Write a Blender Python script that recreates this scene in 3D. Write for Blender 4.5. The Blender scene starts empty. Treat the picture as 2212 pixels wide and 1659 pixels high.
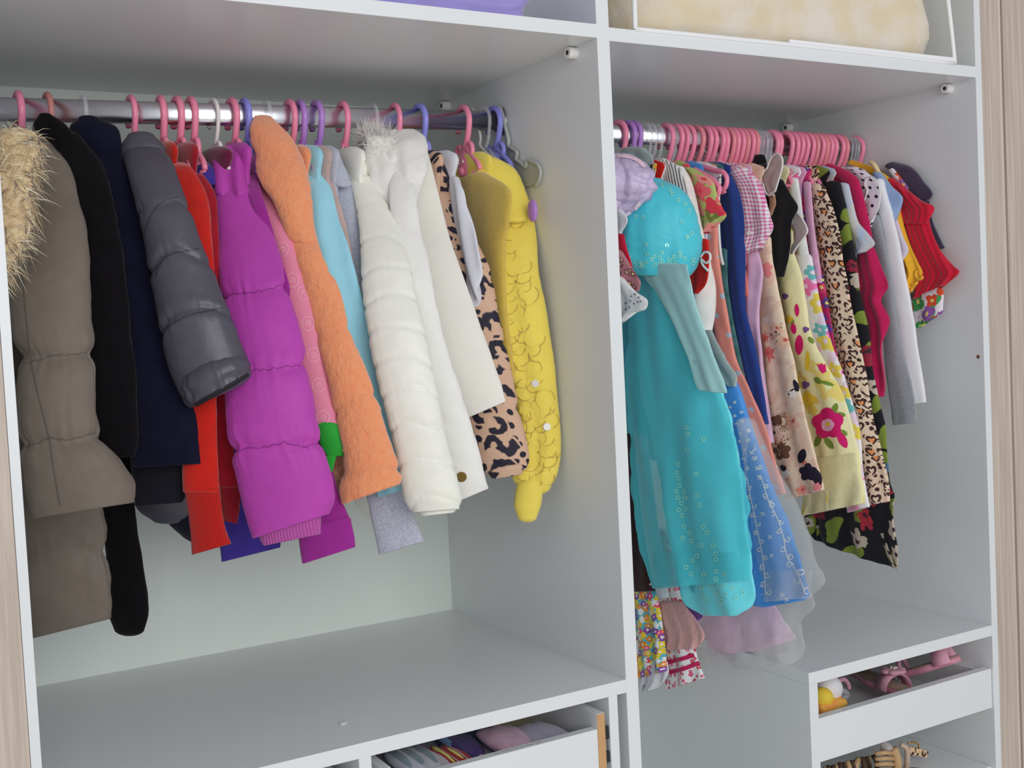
import bpy, bmesh, math, random
import numpy as np
from mathutils import Vector, Matrix
from mathutils.bvhtree import BVHTree

rng = np.random.default_rng(7)
random.seed(7)
SC = bpy.context.scene
COL = SC.collection

# ------------------------------------------------------------------ camera
F = 2495.6342
CAM = np.array([-1.0389, -1.4747, 0.5629])
YAW, PIT, ROL = 0.5268, -0.0489, -0.0493
FW = np.array([math.sin(YAW)*math.cos(PIT), math.cos(YAW)*math.cos(PIT), math.sin(PIT)])
_r = np.array([math.cos(YAW), -math.sin(YAW), 0.0]); _u = np.cross(_r, FW)
RT = math.cos(ROL)*_r + math.sin(ROL)*_u
UP = -math.sin(ROL)*_r + math.cos(ROL)*_u
cam = bpy.data.cameras.new('camera'); cam.sensor_width = 36.0; cam.lens = F*36.0/2212.0
cam.clip_start = 0.05
cam_o = bpy.data.objects.new('camera', cam); COL.objects.link(cam_o)
M = Matrix.Identity(4)
for i in range(3):
    M[i][0] = RT[i]; M[i][1] = UP[i]; M[i][2] = -FW[i]; M[i][3] = CAM[i]
cam_o.matrix_world = M
SC.camera = cam_o

# ------------------------------------------------------------------ light
w = bpy.data.worlds.new('world'); SC.world = w; w.use_nodes = True
bg = w.node_tree.nodes['Background']
bg.inputs[0].default_value = (0.86, 0.89, 0.97, 1); bg.inputs[1].default_value = 0.44

def area(name, loc, aim, sx, sy, power, col):
    l = bpy.data.lights.new(name, 'AREA'); l.shape = 'RECTANGLE'; l.size = sx; l.size_y = sy
    l.energy = power; l.color = col
    o = bpy.data.objects.new(name, l); COL.objects.link(o); o.location = loc
    o.rotation_euler = (Vector(aim)-Vector(loc)).to_track_quat('-Z', 'Y').to_euler()
    return o
area('window_daylight', (-0.50, -3.5, 1.10), (0.05, 0.2, 0.45), 2.8, 1.9, 69, (0.99, 0.985, 0.98))
SC.view_settings.view_transform = 'Standard'
SC.view_settings.look = 'None'
SC.view_settings.exposure = -0.04
SC.view_settings.gamma = 1.0
SC.view_settings.use_curve_mapping = False

# ------------------------------------------------------------------ pixel <-> world (photo frame 2212 x 1659)
def ray(u, v): return FW + RT*(u-1106.0)/F + UP*(829.5-v)/F
def onx(u, v, x): r = ray(u, v); return CAM + r*((x-CAM[0])/r[0])
def ony(u, v, y): r = ray(u, v); return CAM + r*((y-CAM[1])/r[1])
def onz(u, v, z): r = ray(u, v); return CAM + r*((z-CAM[2])/r[2])

# ------------------------------------------------------------------ materials
def lin(c, g=1.0):
    out = []
    for x in c[:3]:
        x = x/255.0
        l = x/12.92 if x <= 0.04045 else ((x+0.055)/1.055)**2.4
        out.append(min(0.92, l*g))
    return (out[0], out[1], out[2], 1.0)

GAIN = 1.3
class NB:
    def __init__(s, name):
        s.m = bpy.data.materials.new(name); s.m.use_nodes = True
        s.t = s.m.node_tree; s.b = s.t.nodes['Principled BSDF']
    def n(s, typ, **kw):
        nd = s.t.nodes.new(typ)
        for k, v in kw.items(): setattr(nd, k, v)
        return nd
    def put(s, sock, v):
        if hasattr(v, 'is_linked'): s.t.links.new(v, sock)
        else:
            try: sock.default_value = v
            except Exception: sock.default_value = tuple(v)[:3]
    def math(s, op, a, b=None, c=None, clamp=False):
        nd = s.n('ShaderNodeMath', operation=op); nd.use_clamp = clamp
        s.put(nd.inputs[0], a)
        if b is not None: s.put(nd.inputs[1], b)
        if c is not None: s.put(nd.inputs[2], c)
        return nd.outputs[0]
    def vm(s, op, a, b=None, scale=None):
        nd = s.n('ShaderNodeVectorMath', operation=op); s.put(nd.inputs[0], a)
        if b is not None: s.put(nd.inputs[1], b)
        if scale is not None: s.put(nd.inputs['Scale'], scale)
        return nd.outputs['Value'] if op in ('LENGTH', 'DISTANCE', 'DOT_PRODUCT') else nd.outputs[0]
    def mix(s, f, a, b):
        nd = s.n('ShaderNodeMix', data_type='RGBA'); s.put(nd.inputs[0], f)
        s.put(nd.inputs[6], a); s.put(nd.inputs[7], b); return nd.outputs[2]
    def sep(s, v):
        nd = s.n('ShaderNodeSeparateXYZ'); s.put(nd.inputs[0], v); return nd.outputs
    def comb(s, x, y, z=0.0):
        nd = s.n('ShaderNodeCombineXYZ'); s.put(nd.inputs[0], x); s.put(nd.inputs[1], y); s.put(nd.inputs[2], z); return nd.outputs[0]
    def uv(s): return s.n('ShaderNodeTexCoord').outputs['UV']
    def obj(s): return s.n('ShaderNodeTexCoord').outputs['Object']
    def noise(s, vec, scale, detail=2.0, rough=0.5):
        nd = s.n('ShaderNodeTexNoise'); s.put(nd.inputs['Vector'], vec); nd.inputs['Scale'].default_value = scale
        nd.inputs['Detail'].default_value = detail; nd.inputs['Roughness'].default_value = rough
        return nd.outputs
    def step(s, edge, x, soft):    # smooth 0->1 as x passes edge
        nd = s.n('ShaderNodeMapRange', interpolation_type='SMOOTHSTEP'); s.put(nd.inputs[0], x)
        nd.inputs[1].default_value = edge-soft; nd.inputs[2].default_value = edge+soft
        return nd.outputs[0]
    def bump(s, h, strength=0.3, dist=0.002, normal=None):
        nd = s.n('ShaderNodeBump'); nd.inputs['Strength'].default_value = strength
        nd.inputs['Distance'].default_value = dist; s.put(nd.inputs['Height'], h)
        if normal is not None: s.put(nd.inputs['Normal'], normal)
        return nd.outputs[0]
    def fin(s, col, rough=0.8, sheen=0.0, spec=0.3, metal=0.0, normal=None, alpha=None, coat=0.0, trans=0.0):
        s.put(s.b.inputs['Base Color'], col); s.b.inputs['Roughness'].default_value = rough
        s.b.inputs['Sheen Weight'].default_value = sheen; s.b.inputs['Specular IOR Level'].default_value = spec
        s.b.inputs['Metallic'].default_value = metal; s.b.inputs['Coat Weight'].default_value = coat
        s.b.inputs['Transmission Weight'].default_value = trans
        if normal is not None: s.put(s.b.inputs['Normal'], normal)
        if alpha is not None: s.put(s.b.inputs['Alpha'], alpha)
        return s.m

def plain(name, c, rough=0.5, spec=0.5, metal=0.0, alpha=None, g=GAIN, coat=0.0, bscale=None, bstr=0.1):
    b = NB(name); nrm = None
    if bscale: nrm = b.bump(b.noise(b.obj(), bscale)[0], bstr, 0.001)
    return b.fin(lin(c, g), rough, 0, spec, metal, nrm, alpha, coat)

def cloth(name, c, rough=0.85, sheen=0.25, weave=900, wstr=0.25, wrinkle=0.25, wscale=22, var=0.10, g=GAIN, alpha=None, spec=0.2, c2=None):
    b = NB(name); o = b.obj()
    base = lin(c, g)
    n1 = b.noise(o, wscale*1.7, 3)[0]
    dark = tuple(x*(1-var) for x in base[:3])+(1,)
    col = b.mix(b.step(0.5, n1, 0.2), dark, base if c2 is None else lin(c2, g))
    nb = b.bump(b.noise(o, wscale, 4, 0.55)[0], wrinkle, 0.012)
    nb = b.bump(b.noise(o, weave, 1)[0], wstr, 0.0008, nb)
    return b.fin(col, rough, sheen, spec, 0, nb, alpha)

def heather(name, c, c2):
    b = NB(name); o = b.obj()
    n1 = b.noise(b.vm('MULTIPLY', o, (1, 1, 0.35)), 700, 3, 0.7)[0]
    col = b.mix(b.step(0.5, n1, 0.16), lin(c, GAIN), lin(c2, GAIN))
    nb = b.bump(b.noise(o, 25, 3)[0], 0.25, 0.01); nb = b.bump(n1, 0.4, 0.001, nb)
    return b.fin(col, 0.9, 0.3, 0.2, 0, nb)

def ribbed(name, c, period=0.004, depth=0.5, along=False, g=GAIN, dark=0.75):
    b = NB(name); x = b.sep(b.uv())
    w_ = b.math('SINE', b.math('MULTIPLY', x[1 if along else 0], 2*math.pi/period))
    base = lin(c, g)
    col = b.mix(b.step(0.0, w_, 0.9), tuple(k*dark for k in base[:3])+(1,), base)
    nb = b.bump(w_, depth, 0.0015); nb = b.bump(b.noise(b.obj(), 28, 3)[0], 0.2, 0.01, nb)
    return b.fin(col, 0.85, 0.25, 0.2, 0, nb)

def plush(name, c, c2, scale=160):
    b = NB(name); o = b.obj()
    n = b.noise(o, scale, 4, 0.7)[0]; n2 = b.noise(b.vm('MULTIPLY', o, (1, 1, 0.3)), scale*2.2, 2)[0]
    col = b.mix(b.step(0.45, n, 0.25), lin(c2, GAIN), lin(c, GAIN))
    nb = b.bump(b.noise(o, 20, 3)[0], 0.35, 0.012); nb = b.bump(n, 0.8, 0.004, nb); nb = b.bump(n2, 0.5, 0.002, nb)
    return b.fin(col, 0.95, 0.6, 0.1, 0, nb)

def cells(b, scale, dist=0.0):
    """voronoi cells in UV metres: local offset (x,y), cell colour"""
    p = b.vm('SCALE', b.uv(), scale=scale)
    if dist:
        nz = b.noise(p, 1.3, 2)[1]
        p = b.vm('ADD', p, b.vm('SCALE', b.vm('SUBTRACT', nz, (0.5, 0.5, 0.5)), scale=dist))
    v = b.n('ShaderNodeTexVoronoi', voronoi_dimensions='2D', feature='F1'); b.put(v.inputs['Vector'], p)
    v.inputs['Scale'].default_value = 1.0; v.inputs['Randomness'].default_value = 0.85
    d = b.vm('SUBTRACT', p, v.outputs['Position'])
    return b.sep(d), v.outputs['Color'], v.outputs['Distance']

def leopard(name, base, spot, scale=26, inner=None):
    b = NB(name)
    d, cc, dist = cells(b, scale, 0.45)
    nz = b.noise(b.vm('SCALE', b.uv(), scale=scale), 2.2, 2)[0]
    r = b.math('ADD', dist, b.math('MULTIPLY', b.math('SUBTRACT', nz, 0.5), 0.30))
    ring = b.math('MULTIPLY', b.step(0.13, r, 0.03), b.math('SUBTRACT', 1.0, b.step(0.42, r, 0.03)))
    a = b.math('ARCTAN2', d[1], d[0])
    rnd = b.sep(cc)[0]
    gap = b.step(-0.72, b.math('COSINE', b.math('ADD', a, b.math('MULTIPLY', rnd, 6.28))), 0.08)
    d3, c3, di3 = cells(b, scale*1.9, 0.4)
    sm = b.math('MULTIPLY', b.math('SUBTRACT', 1.0, b.step(0.26, di3, 0.04)), b.step(0.52, r, 0.03))
    mask = b.math('MAXIMUM', b.math('MULTIPLY', ring, gap), sm)
    bc = lin(base, GAIN)
    if inner is not None:
        bc = b.mix(b.math('SUBTRACT', 1.0, b.step(0.17, r, 0.03)), bc, lin(inner, GAIN))
    col = b.mix(mask, bc, lin(spot, GAIN))
    nb = b.bump(b.noise(b.obj(), 26, 3)[0], 0.35, 0.012)
    return b.fin(col, 0.6, 0.1, 0.3, 0, nb)

def hearts(name, base, line, fill, scale=34):
    b = NB(name)
    d, cc, dist = cells(b, scale, 0.25)
    rnd = b.sep(cc)
    x = b.math('MULTIPLY', d[0], 2.3); y = b.math('MULTIPLY', d[1], 2.3)
    yy = b.math('SUBTRACT', b.math('MULTIPLY', y, 1.15), b.math('MULTIPLY', b.math('SQRT', b.math('ABSOLUTE', x)), 0.75))
    h = b.math('SQRT', b.math('ADD', b.math('MULTIPLY', x, x), b.math('MULTIPLY', yy, yy)))
    inside = b.math('SUBTRACT', 1.0, b.step(0.55, h, 0.04))
    rim = b.math('MULTIPLY', b.step(0.46, h, 0.05), b.math('SUBTRACT', 1.0, b.step(0.92, h, 0.05)))
    gap = b.step(-0.85, b.math('SINE', b.math('ADD', b.math('MULTIPLY', b.math('ARCTAN2', y, x), 1.0), b.math('MULTIPLY', rnd[2], 6.28))), 0.1)
    col = b.mix(b.math('MULTIPLY', inside, b.step(0.55, rnd[0], 0.02)), lin(base, GAIN), lin(fill, GAIN))
    d3, c3, di3 = cells(b, scale*1.8, 0.3)
    sp = b.math('MULTIPLY', b.math('SUBTRACT', 1.0, b.step(0.30, di3, 0.05)), b.step(1.12, h, 0.04))
    col = b.mix(b.math('MAXIMUM', b.math('MULTIPLY', rim, gap), sp), col, lin(line, GAIN))
    nb = b.bump(b.noise(b.obj(), 22, 3)[0], 0.3, 0.012)
    return b.fin(col, 0.7, 0.1, 0.3, 0, nb)

def floral(name, base, cols, scale=30, petals=5, size=0.33, center=(250, 235, 120), leaf=None, leafscale=22, dist=0.2, rough=0.8, g=GAIN, dens=0.0, alpha=None):
    b = NB(name)
    d, cc, dist_ = cells(b, scale, dist)
    rnd = b.sep(cc)
    a = b.math('ARCTAN2', d[1], d[0])
    pet = b.math('ADD', b.math('MULTIPLY', b.math('ABSOLUTE', b.math('COSINE', b.math('ADD', b.math('MULTIPLY', a, petals/2.0), b.math('MULTIPLY', rnd[0], 3.14)))), 0.38), 0.66)
    rr = b.math('DIVIDE', b.vm('LENGTH', b.comb(d[0], d[1])), b.math('MULTIPLY', pet, b.math('MULTIPLY_ADD', rnd[1], 0.5*size, 0.75*size)))
    fl = b.math('MULTIPLY', b.math('SUBTRACT', 1.0, b.step(1.0, rr, 0.06)), b.step(dens, rnd[2], 0.01))
    ce = b.math('MULTIPLY', b.math('SUBTRACT', 1.0, b.step(0.3, rr, 0.05)), b.step(dens, rnd[2], 0.01))
    rp = b.n('ShaderNodeValToRGB'); rp.color_ramp.interpolation = 'CONSTANT'; b.put(rp.inputs[0], rnd[0])
    els = rp.color_ramp.elements
    els[0].position = 0; els[0].color = lin(cols[0], g)
    els[1].position = 1.0/len(cols); els[1].color = lin(cols[1 % len(cols)], g)
    for i in range(2, len(cols)):
        e = els.new(i/len(cols)); e.color = lin(cols[i], g)
    col = lin(base, g)
    if leaf is not None:
        d2, c2, di2 = cells(b, leafscale, 0.6)
        r2 = b.sep(c2)
        ca = b.math('COSINE', b.math('MULTIPLY', r2[0], 6.28)); sa = b.math('SINE', b.math('MULTIPLY', r2[0], 6.28))
        lx = b.math('ADD', b.math('MULTIPLY', d2[0], ca), b.math('MULTIPLY', d2[1], sa))
        ly = b.math('SUBTRACT', b.math('MULTIPLY', d2[1], ca), b.math('MULTIPLY', d2[0], sa))
        le = b.math('SQRT', b.math('ADD', b.math('POWER', b.math('MULTIPLY', lx, 1.7), 2.0), b.math('POWER', b.math('MULTIPLY', ly, 4.4), 2.0)))
        col = b.mix(b.math('SUBTRACT', 1.0, b.step(0.9, le, 0.06)), col, lin(leaf, g))
    col = b.mix(fl, col, rp.outputs[0])
    col = b.mix(ce, col, lin(center, g))
    nb = b.bump(b.noise(b.obj(), 22, 3)[0], 0.3, 0.012)
    return b.fin(col, rough, 0.1, 0.3, 0, nb, alpha)

def dots(name, base, dot, pitch=0.03, rad=0.006, stag=True):
    b = NB(name); uvs = b.sep(b.uv())
    x = b.math('DIVIDE', uvs[0], pitch); y = b.math('DIVIDE', uvs[1], pitch)
    if stag: x = b.math('ADD', x, b.math('MULTIPLY', b.math('MODULO', b.math('FLOOR', b.math('ADD', y, 1000.0)), 2.0), 0.5))
    fx = b.math('SUBTRACT', b.math('FRACT', b.math('ADD', x, 100.0)), 0.5); fy = b.math('SUBTRACT', b.math('FRACT', b.math('ADD', y, 100.0)), 0.5)
    r = b.vm('LENGTH', b.comb(fx, fy))
    col = b.mix(b.math('SUBTRACT', 1.0, b.step(rad/pitch, r, 0.03)), lin(base, GAIN), lin(dot, GAIN))
    nb = b.bump(b.noise(b.obj(), 24, 3)[0], 0.3, 0.01)
    return b.fin(col, 0.8, 0.1, 0.2, 0, nb)

def gingham(name, base, c, pitch=0.009):
    b = NB(name); uvs = b.sep(b.uv())
    sx = b.step(0.0, b.math('SINE', b.math('MULTIPLY', uvs[0], 2*math.pi/pitch)), 0.25)
    sy = b.step(0.0, b.math('SINE', b.math('MULTIPLY', uvs[1], 2*math.pi/pitch)), 0.25)
    col = b.mix(b.math('MULTIPLY', b.math('ADD', sx, sy), 0.5), lin(base, GAIN), lin(c, GAIN))
    nb = b.bump(b.noise(b.obj(), 30, 4)[0], 0.5, 0.01)
    return b.fin(col, 0.85, 0.1, 0.2, 0, nb)

def woodmat(name, c, c2):
    b = NB(name); o = b.obj()
    n = b.noise(b.vm('MULTIPLY', o, (60, 60, 1.6)), 2.2, 5, 0.6)[0]
    col = b.mix(b.step(0.5, n, 0.18), lin(c, 1.08), lin(c2, 1.08))
    return b.fin(col, 0.5, 0, 0.4, 0, b.bump(n, 0.08, 0.001))

M_WHITE = plain('white_melamine', (226, 229, 230), 0.32, 0.5, g=1.05, bscale=900, bstr=0.02)
M_EDGE = M_WHITE
M_BACK = plain('pale_back_panel', (222, 230, 224), 0.5, 0.4, g=1.0)
M_WOOD = woodmat('light_ash_wood', (180, 165, 152), (202, 188, 174))
M_WOODE = woodmat('pale_wood', (196, 182, 166), (212, 200, 186))
M_MDF = plain('raw_board_edge', (196, 155, 110), 0.9, 0.2, g=1.1, bscale=400, bstr=0.3)
M_CHROME = plain('chrome', (232, 233, 240), 0.24, 0.5, 1.0, g=1.0)
M_STEEL = plain('steel_runner', (150, 150, 155), 0.35, 0.5, 1.0, g=1.0)
M_BLACK = plain('black_plastic', (30, 30, 32), 0.5)
M_PLW = plain('white_plastic', (228, 226, 222), 0.4, 0.5, g=1.1)
M_PINK = plain('pink_plastic', (226, 130, 158), 0.32, 0.5, g=1.25)
M_PINK2 = plain('dusty_pink_plastic', (214, 130, 140), 0.35, 0.5, g=1.2)
M_BROWNPINK = plain('brownish_pink_plastic', (190, 125, 120), 0.4, 0.5, g=1.1)
M_PURP = plain('purple_plastic', (168, 122, 196), 0.32, 0.5, g=1.2)
M_BLUE = plain('periwinkle_plastic', (134, 136, 216), 0.32, 0.5, g=1.2)
M_GREYP = plain('grey_plastic', (178, 182, 176), 0.35, 0.5, g=1.1)
M_CLEAR = plain('clear_plastic', (215, 218, 225), 0.10, 0.9, alpha=0.28, g=1.1)
M_BRASS = plain('brass', (150, 125, 70), 0.35, 0.5, 1.0, g=1.1)
M_GOLD = plain('gold_stud', (215, 175, 110), 0.25, 0.5, 1.0, g=1.1)
M_GEM = plain('rhinestone', (235, 232, 222), 0.08, 1.0, 0.6, g=1.1)

# ------------------------------------------------------------------ mesh helpers
def tagit(o, label, cat, group=None, kind=None):
    if label: o['label'] = label
    if cat: o['category'] = cat
    if group: o['group'] = group
    if kind: o['kind'] = kind
    return o

def thing(name, label, cat, loc=(0, 0, 0), group=None, kind=None):
    o = bpy.data.objects.new(name, None); COL.objects.link(o); o.location = loc
    o.empty_display_size = 0.02
    return tagit(o, label, cat, group, kind)

def mesh_obj(name, V, Fc, mat, parent=None, smooth=True, uvs=None, kind=None, label=None):
    V = np.asarray(V, float)
    root = np.zeros(3); p = parent
    while p is not None: root = root+np.array(p.location); p = p.parent
    if parent is None:
        root = np.array([V[:, 0].mean(), V[:, 1].mean(), V[:, 2].min()])
    me = bpy.data.meshes.new(name); me.from_pydata([tuple(x) for x in (V-root)], [], Fc)
    mats = mat if isinstance(mat, (list, tuple)) else [mat]
    for m in mats: me.materials.append(m)
    if smooth: me.polygons.foreach_set('use_smooth', [True]*len(me.polygons))
    if uvs is not None:
        ul = me.uv_layers.new(name='UVMap'); idx = np.zeros(len(me.loops), int); me.loops.foreach_get('vertex_index', idx)
        ul.data.foreach_set('uv', np.asarray(uvs, float)[idx].ravel())
    me.update()
    o = bpy.data.objects.new(name, me); COL.objects.link(o)
    if parent is not None: o.parent = parent
    else: o.location = root
    if kind: o['kind'] = kind
    if label: o['label'] = label
    return o

def box(name, a, b, mat, parent=None, bev=0.0, kind=None, label=None):
    a = np.minimum(a, b) if True else a; lo = np.minimum(a, b); hi = np.maximum(np.array(a), np.array(b))
    bm = bmesh.new(); bmesh.ops.create_cube(bm, size=1.0)
    for v in bm.verts: v.co = Vector([(lo[i]+hi[i])/2+v.co[i]*(hi[i]-lo[i]) for i in range(3)])
    if bev: bmesh.ops.bevel(bm, geom=list(bm.edges), offset=bev, segments=2, profile=0.5, affect='EDGES')
    bm.verts.index_update()
    V = [tuple(v.co) for v in bm.verts]; Fc = [[v.index for v in f.verts] for f in bm.faces]; bm.free()
    return mesh_obj(name, V, Fc, mat, parent, smooth=False, kind=kind, label=label)

def boxes(name, lst, mat, parent=None):
    V, Fc = [], []
    for a, b in lst:
        o = len(V)
        for z in (a[2], b[2]):
            for x, y in ((a[0], a[1]), (b[0], a[1]), (b[0], b[1]), (a[0], b[1])): V.append((x, y, z))
        Fc += [[o, o+3, o+2, o+1], [o+4, o+5, o+6, o+7], [o, o+1, o+5, o+4], [o+1, o+2, o+6, o+5], [o+2, o+3, o+7, o+6], [o+3, o, o+4, o+7]]
    return mesh_obj(name, V, Fc, mat, parent, smooth=False)

def crom(P, n):
    """Catmull-Rom through rows of P, n samples, chord parameterised"""
    P = np.asarray(P, float)
    if len(P) == 2:
        t = np.linspace(0, 1, n)[:, None]; return P[0]*(1-t)+P[1]*t
    d = np.r_[0, np.cumsum(np.maximum(1e-9, np.linalg.norm(np.diff(P[:, :3], axis=0), axis=1))**0.8)]
    T = np.linspace(0, d[-1], n); out = np.zeros((n, P.shape[1]))
    m = np.zeros_like(P)
    for i in range(len(P)):
        if i == 0: m[i] = (P[1]-P[0])/(d[1]-d[0])
        elif i == len(P)-1: m[i] = (P[-1]-P[-2])/(d[-1]-d[-2])
        else: m[i] = 0.5*((P[i+1]-P[i])/(d[i+1]-d[i])+(P[i]-P[i-1])/(d[i]-d[i-1]))
    for k, t in enumerate(T):
        i = min(len(P)-2, max(0, np.searchsorted(d, t)-1)); h = d[i+1]-d[i]; s = (t-d[i])/h
        out[k] = ((2*s**3-3*s**2+1)*P[i]+(s**3-2*s**2+s)*h*m[i]+(-2*s**3+3*s**2)*P[i+1]+(s**3-s**2)*h*m[i+1])
    return out

def tube_geo(P, r, n=10, samples=None, caps=True, smooth=True):
    P = np.asarray(P, float)
    if samples: P = crom(P, samples) if smooth else P
    k = len(P); rr = np.full(k, r) if np.isscalar(r) else np.interp(np.linspace(0, 1, k), np.linspace(0, 1, len(r)), r)
    T = np.gradient(P, axis=0); T /= np.linalg.norm(T, axis=1)[:, None]+1e-12
    a = np.array([1.0, 0, 0]) if abs(T[0][0]) < 0.8 else np.array([0, 0, 1.0])
    N = np.cross(T[0], a); N /= np.linalg.norm(N)
    V, Fc = [], []
    th = np.linspace(0, 2*math.pi, n, endpoint=False)
    for i in range(k):
        N = N-T[i]*(N@T[i]); N /= np.linalg.norm(N); B = np.cross(T[i], N)
        for t in th: V.append(P[i]+rr[i]*(N*math.cos(t)+B*math.sin(t)))
    for i in range(k-1):
        for j in range(n):
            Fc.append([i*n+j, i*n+(j+1) % n, (i+1)*n+(j+1) % n, (i+1)*n+j])
    if caps:
        Fc.append(list(range(n))[::-1]); Fc.append([(k-1)*n+j for j in range(n)])
    return V, Fc

def tube(name, P, r, mat, parent=None, n=10, samples=None, kind=None):
    V, Fc = tube_geo(P, r, n, samples); return mesh_obj(name, V, Fc, mat, parent, smooth=name not in ('snap', 'button'), kind=kind)

def ell_geo(c, r, nu=16, nv=10, axes=None):
    V, Fc = [], []; c = np.array(c, float)
    A = np.eye(3) if axes is None else np.array(axes)
    for i in range(nv+1):
        p = math.pi*i/nv
        for j in range(nu):
            t = 2*math.pi*j/nu
            q = np.array([r[0]*math.sin(p)*math.cos(t), r[1]*math.sin(p)*math.sin(t), r[2]*math.cos(p)])
            V.append(c+q@A)
    for i in range(nv):
        for j in range(nu): Fc.append([i*nu+j, (i+1)*nu+j, (i+1)*nu+(j+1) % nu, i*nu+(j+1) % nu])
    return V, Fc

def ell(name, c, r, mat, parent=None, nu=16, nv=10, axes=None, kind=None):
    V, Fc = ell_geo(c, r, nu, nv, axes); return mesh_obj(name, V, Fc, mat, parent, kind=kind)

def merge(parts):
    V, Fc = [], []
    for v, f in parts:
        o = len(V); V += list(v); Fc += [[i+o for i in q] for q in f]
    return V, Fc

class RN:
    def __init__(s, seed, k=7, lo=1.0, hi=5.0):
        r = np.random.default_rng(seed); s.a = r.uniform(lo, hi, k)*r.choice([-1, 1], k); s.b = r.uniform(lo, hi, k)*r.choice([-1, 1], k)
        s.p = r.uniform(0, 6.28, k); s.w = 1/np.sqrt(np.abs(s.a)+np.abs(s.b))
        s.w /= s.w.sum()
    def __call__(s, x, y):
        return sum(w_*np.sin(a*x+b*y+p) for a, b, p, w_ in zip(s.a, s.b, s.p, s.w))*1.8

SEED = [100]
BV = {}
def norm_sec(s):
    return (s[0], s[2], s[1], s[2]) if len(s) == 3 else s

def trace(root, name, secs, mat, x=None, y=None, kind='tube', ratio=0.55, thick=0.012, rings=64, n=40, seams=(), sdepth=0.16,
          sw=0.012, arch=0.0, wr=0.0, lump=0.03, fold=0.0, ffreq=40.0, fpow=1.0, end='open', start='round', okind=None, label=None, ylag=None, tx=0.0, inner=0.93, fgrow=0.15):
    """Loft a piece of clothing through rows measured on the photograph, on the hanging plane x (or at depth y)."""
    SEED[0] += 1
    if name in ('collar', 'hood') and end == 'open': end = 'round'
    S = [norm_sec(s) for s in secs]; rows = []; pv = []
    m = len(S)
    for i, (uL, vL, uR, vR) in enumerate(S):
        cu, cv = (uL+uR)/2, (vL+vR)/2; pv.append(cv)
        xi = None
        if x is not None: xi = x[0]+(x[1]-x[0])*i/(m-1) if isinstance(x, (tuple, list)) else x
        yi = None
        if y is not None: yi = np.interp(i/(m-1), np.linspace(0, 1, len(y)), y) if isinstance(y, (tuple, list)) else y
        if kind == 'tube':
            P = onx(cu, cv, xi) if xi is not None else ony(cu, cv, yi)
            dist = (P-CAM)@FW
            A = (RT*(uR-uL)/2-UP*(vR-vL)/2)*dist/F
            d = P-CAM; d /= np.linalg.norm(d); d = d-A*(d@A)/(A@A+1e-12); d /= np.linalg.norm(d)
            B = d*np.linalg.norm(A)*ratio
        else:
            if xi is not None: Lp, Rp = onx(uL, vL, xi+tx), onx(uR, vR, xi)
            else: Lp, Rp = ony(uL, vL, yi), ony(uR, vR, yi)
            P = (Lp+Rp)/2; A = (Rp-Lp)/2
            B = np.array([thick, 0, 0]) if xi is not None else np.array([0, thick, 0])
        rows.append(np.r_[P, A, B, cv])
    R_ = crom(np.array(rows), rings)
    c, A, B, cv = R_[:, :3], R_[:, 3:6], R_[:, 6:9], R_[:, 9]
    s = np.r_[0, np.cumsum(np.linalg.norm(np.diff(c, axis=0), axis=1))]; L = s[-1]
    th = np.linspace(0, 2*math.pi, n, endpoint=False)
    TH, SS = np.meshgrid(th, s)
    rn = RN(SEED[0], 7, 1.0, 4.0); rn2 = RN(SEED[0]+999, 8, 4.0, 12.0)
    rad = 1.0+lump*rn(TH*1.0, SS*28)+lump*0.35*rn2(np.round(TH*2)/2*0+TH, SS*30)
    # periodic in theta: blend the seam
    blend = np.clip((TH-5.4)/(2*math.pi-5.4), 0, 1)
    rad = rad*(1-blend)+(1.0+lump*rn(0*TH, SS*28)+lump*0.35*rn2(0*TH, SS*30))*blend
    for sv in seams:
        si = np.interp(sv, cv, s) if cv[-1] > cv[0] else np.interp(-sv, -cv, s)
        sh = rn(np.full_like(TH, si*50), TH*1.0)*0.006
        dd = SS-si+arch*np.abs(np.sin(TH))-arch*0.5+sh
        rad -= sdepth*np.exp(-(dd/sw)**2)
        rad += sdepth*0.25*np.exp(-((np.abs(dd)-2.6*sw)/(1.6*sw))**2)
        if wr:
            g = np.exp(-(np.abs(dd)/(3.3*sw)))
            rad += wr*g*(np.sin(TH*14+rn(TH, SS*6+si*90)*3.0)*0.6+np.sin(TH*23+si*70+rn(TH*2, SS*8)*2.0)*0.4)*(0.6+0.4*np.sin(TH*4+si*40))
    cs, sn = np.cos(TH), np.sin(TH)
    V = c[:, None, :]+(A[:, None, :]*cs[..., None]+B[:, None, :]*sn[..., None])*rad[..., None]
    al = np.linalg.norm(A, axis=1)
    if fold:
        bh = B/(np.linalg.norm(B, axis=1)[:, None]+1e-12)
        ph = rn.p
        cc = cs*al[:, None]
        amp = fold*(fgrow+(1-fgrow)*(SS/L)**fpow)
        wv = np.sin(cc*ffreq*2+ph[0]+2.0*np.sin(SS*6+ph[1]))*0.6+0.4*np.sin(cc*ffreq*3.7+ph[2]+1.4*np.sin(SS*9+ph[3]))
        V = V+bh[:, None, :]*(amp*wv)[..., None]
    U = np.stack([cs*al[:, None]*np.where(sn >= 0, 1, -1)*1.0, -SS], -1)
    U = np.stack([cs*al[:, None], -SS], -1)
    ringsV = [V[i] for i in range(rings)]; ringsU = [U[i] for i in range(rings)]
    ax0 = c[0]-c[min(4, rings-1)]; ax0 /= np.linalg.norm(ax0)+1e-12
    ax1 = c[-1]-c[max(0, rings-5)]; ax1 /= np.linalg.norm(ax1)+1e-12
    bl0 = min(np.linalg.norm(B[0]), np.linalg.norm(A[0])); bl1 = min(np.linalg.norm(B[-1]), np.linalg.norm(A[-1]))
    pre, preU, post, postU = [], [], [], []
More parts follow.
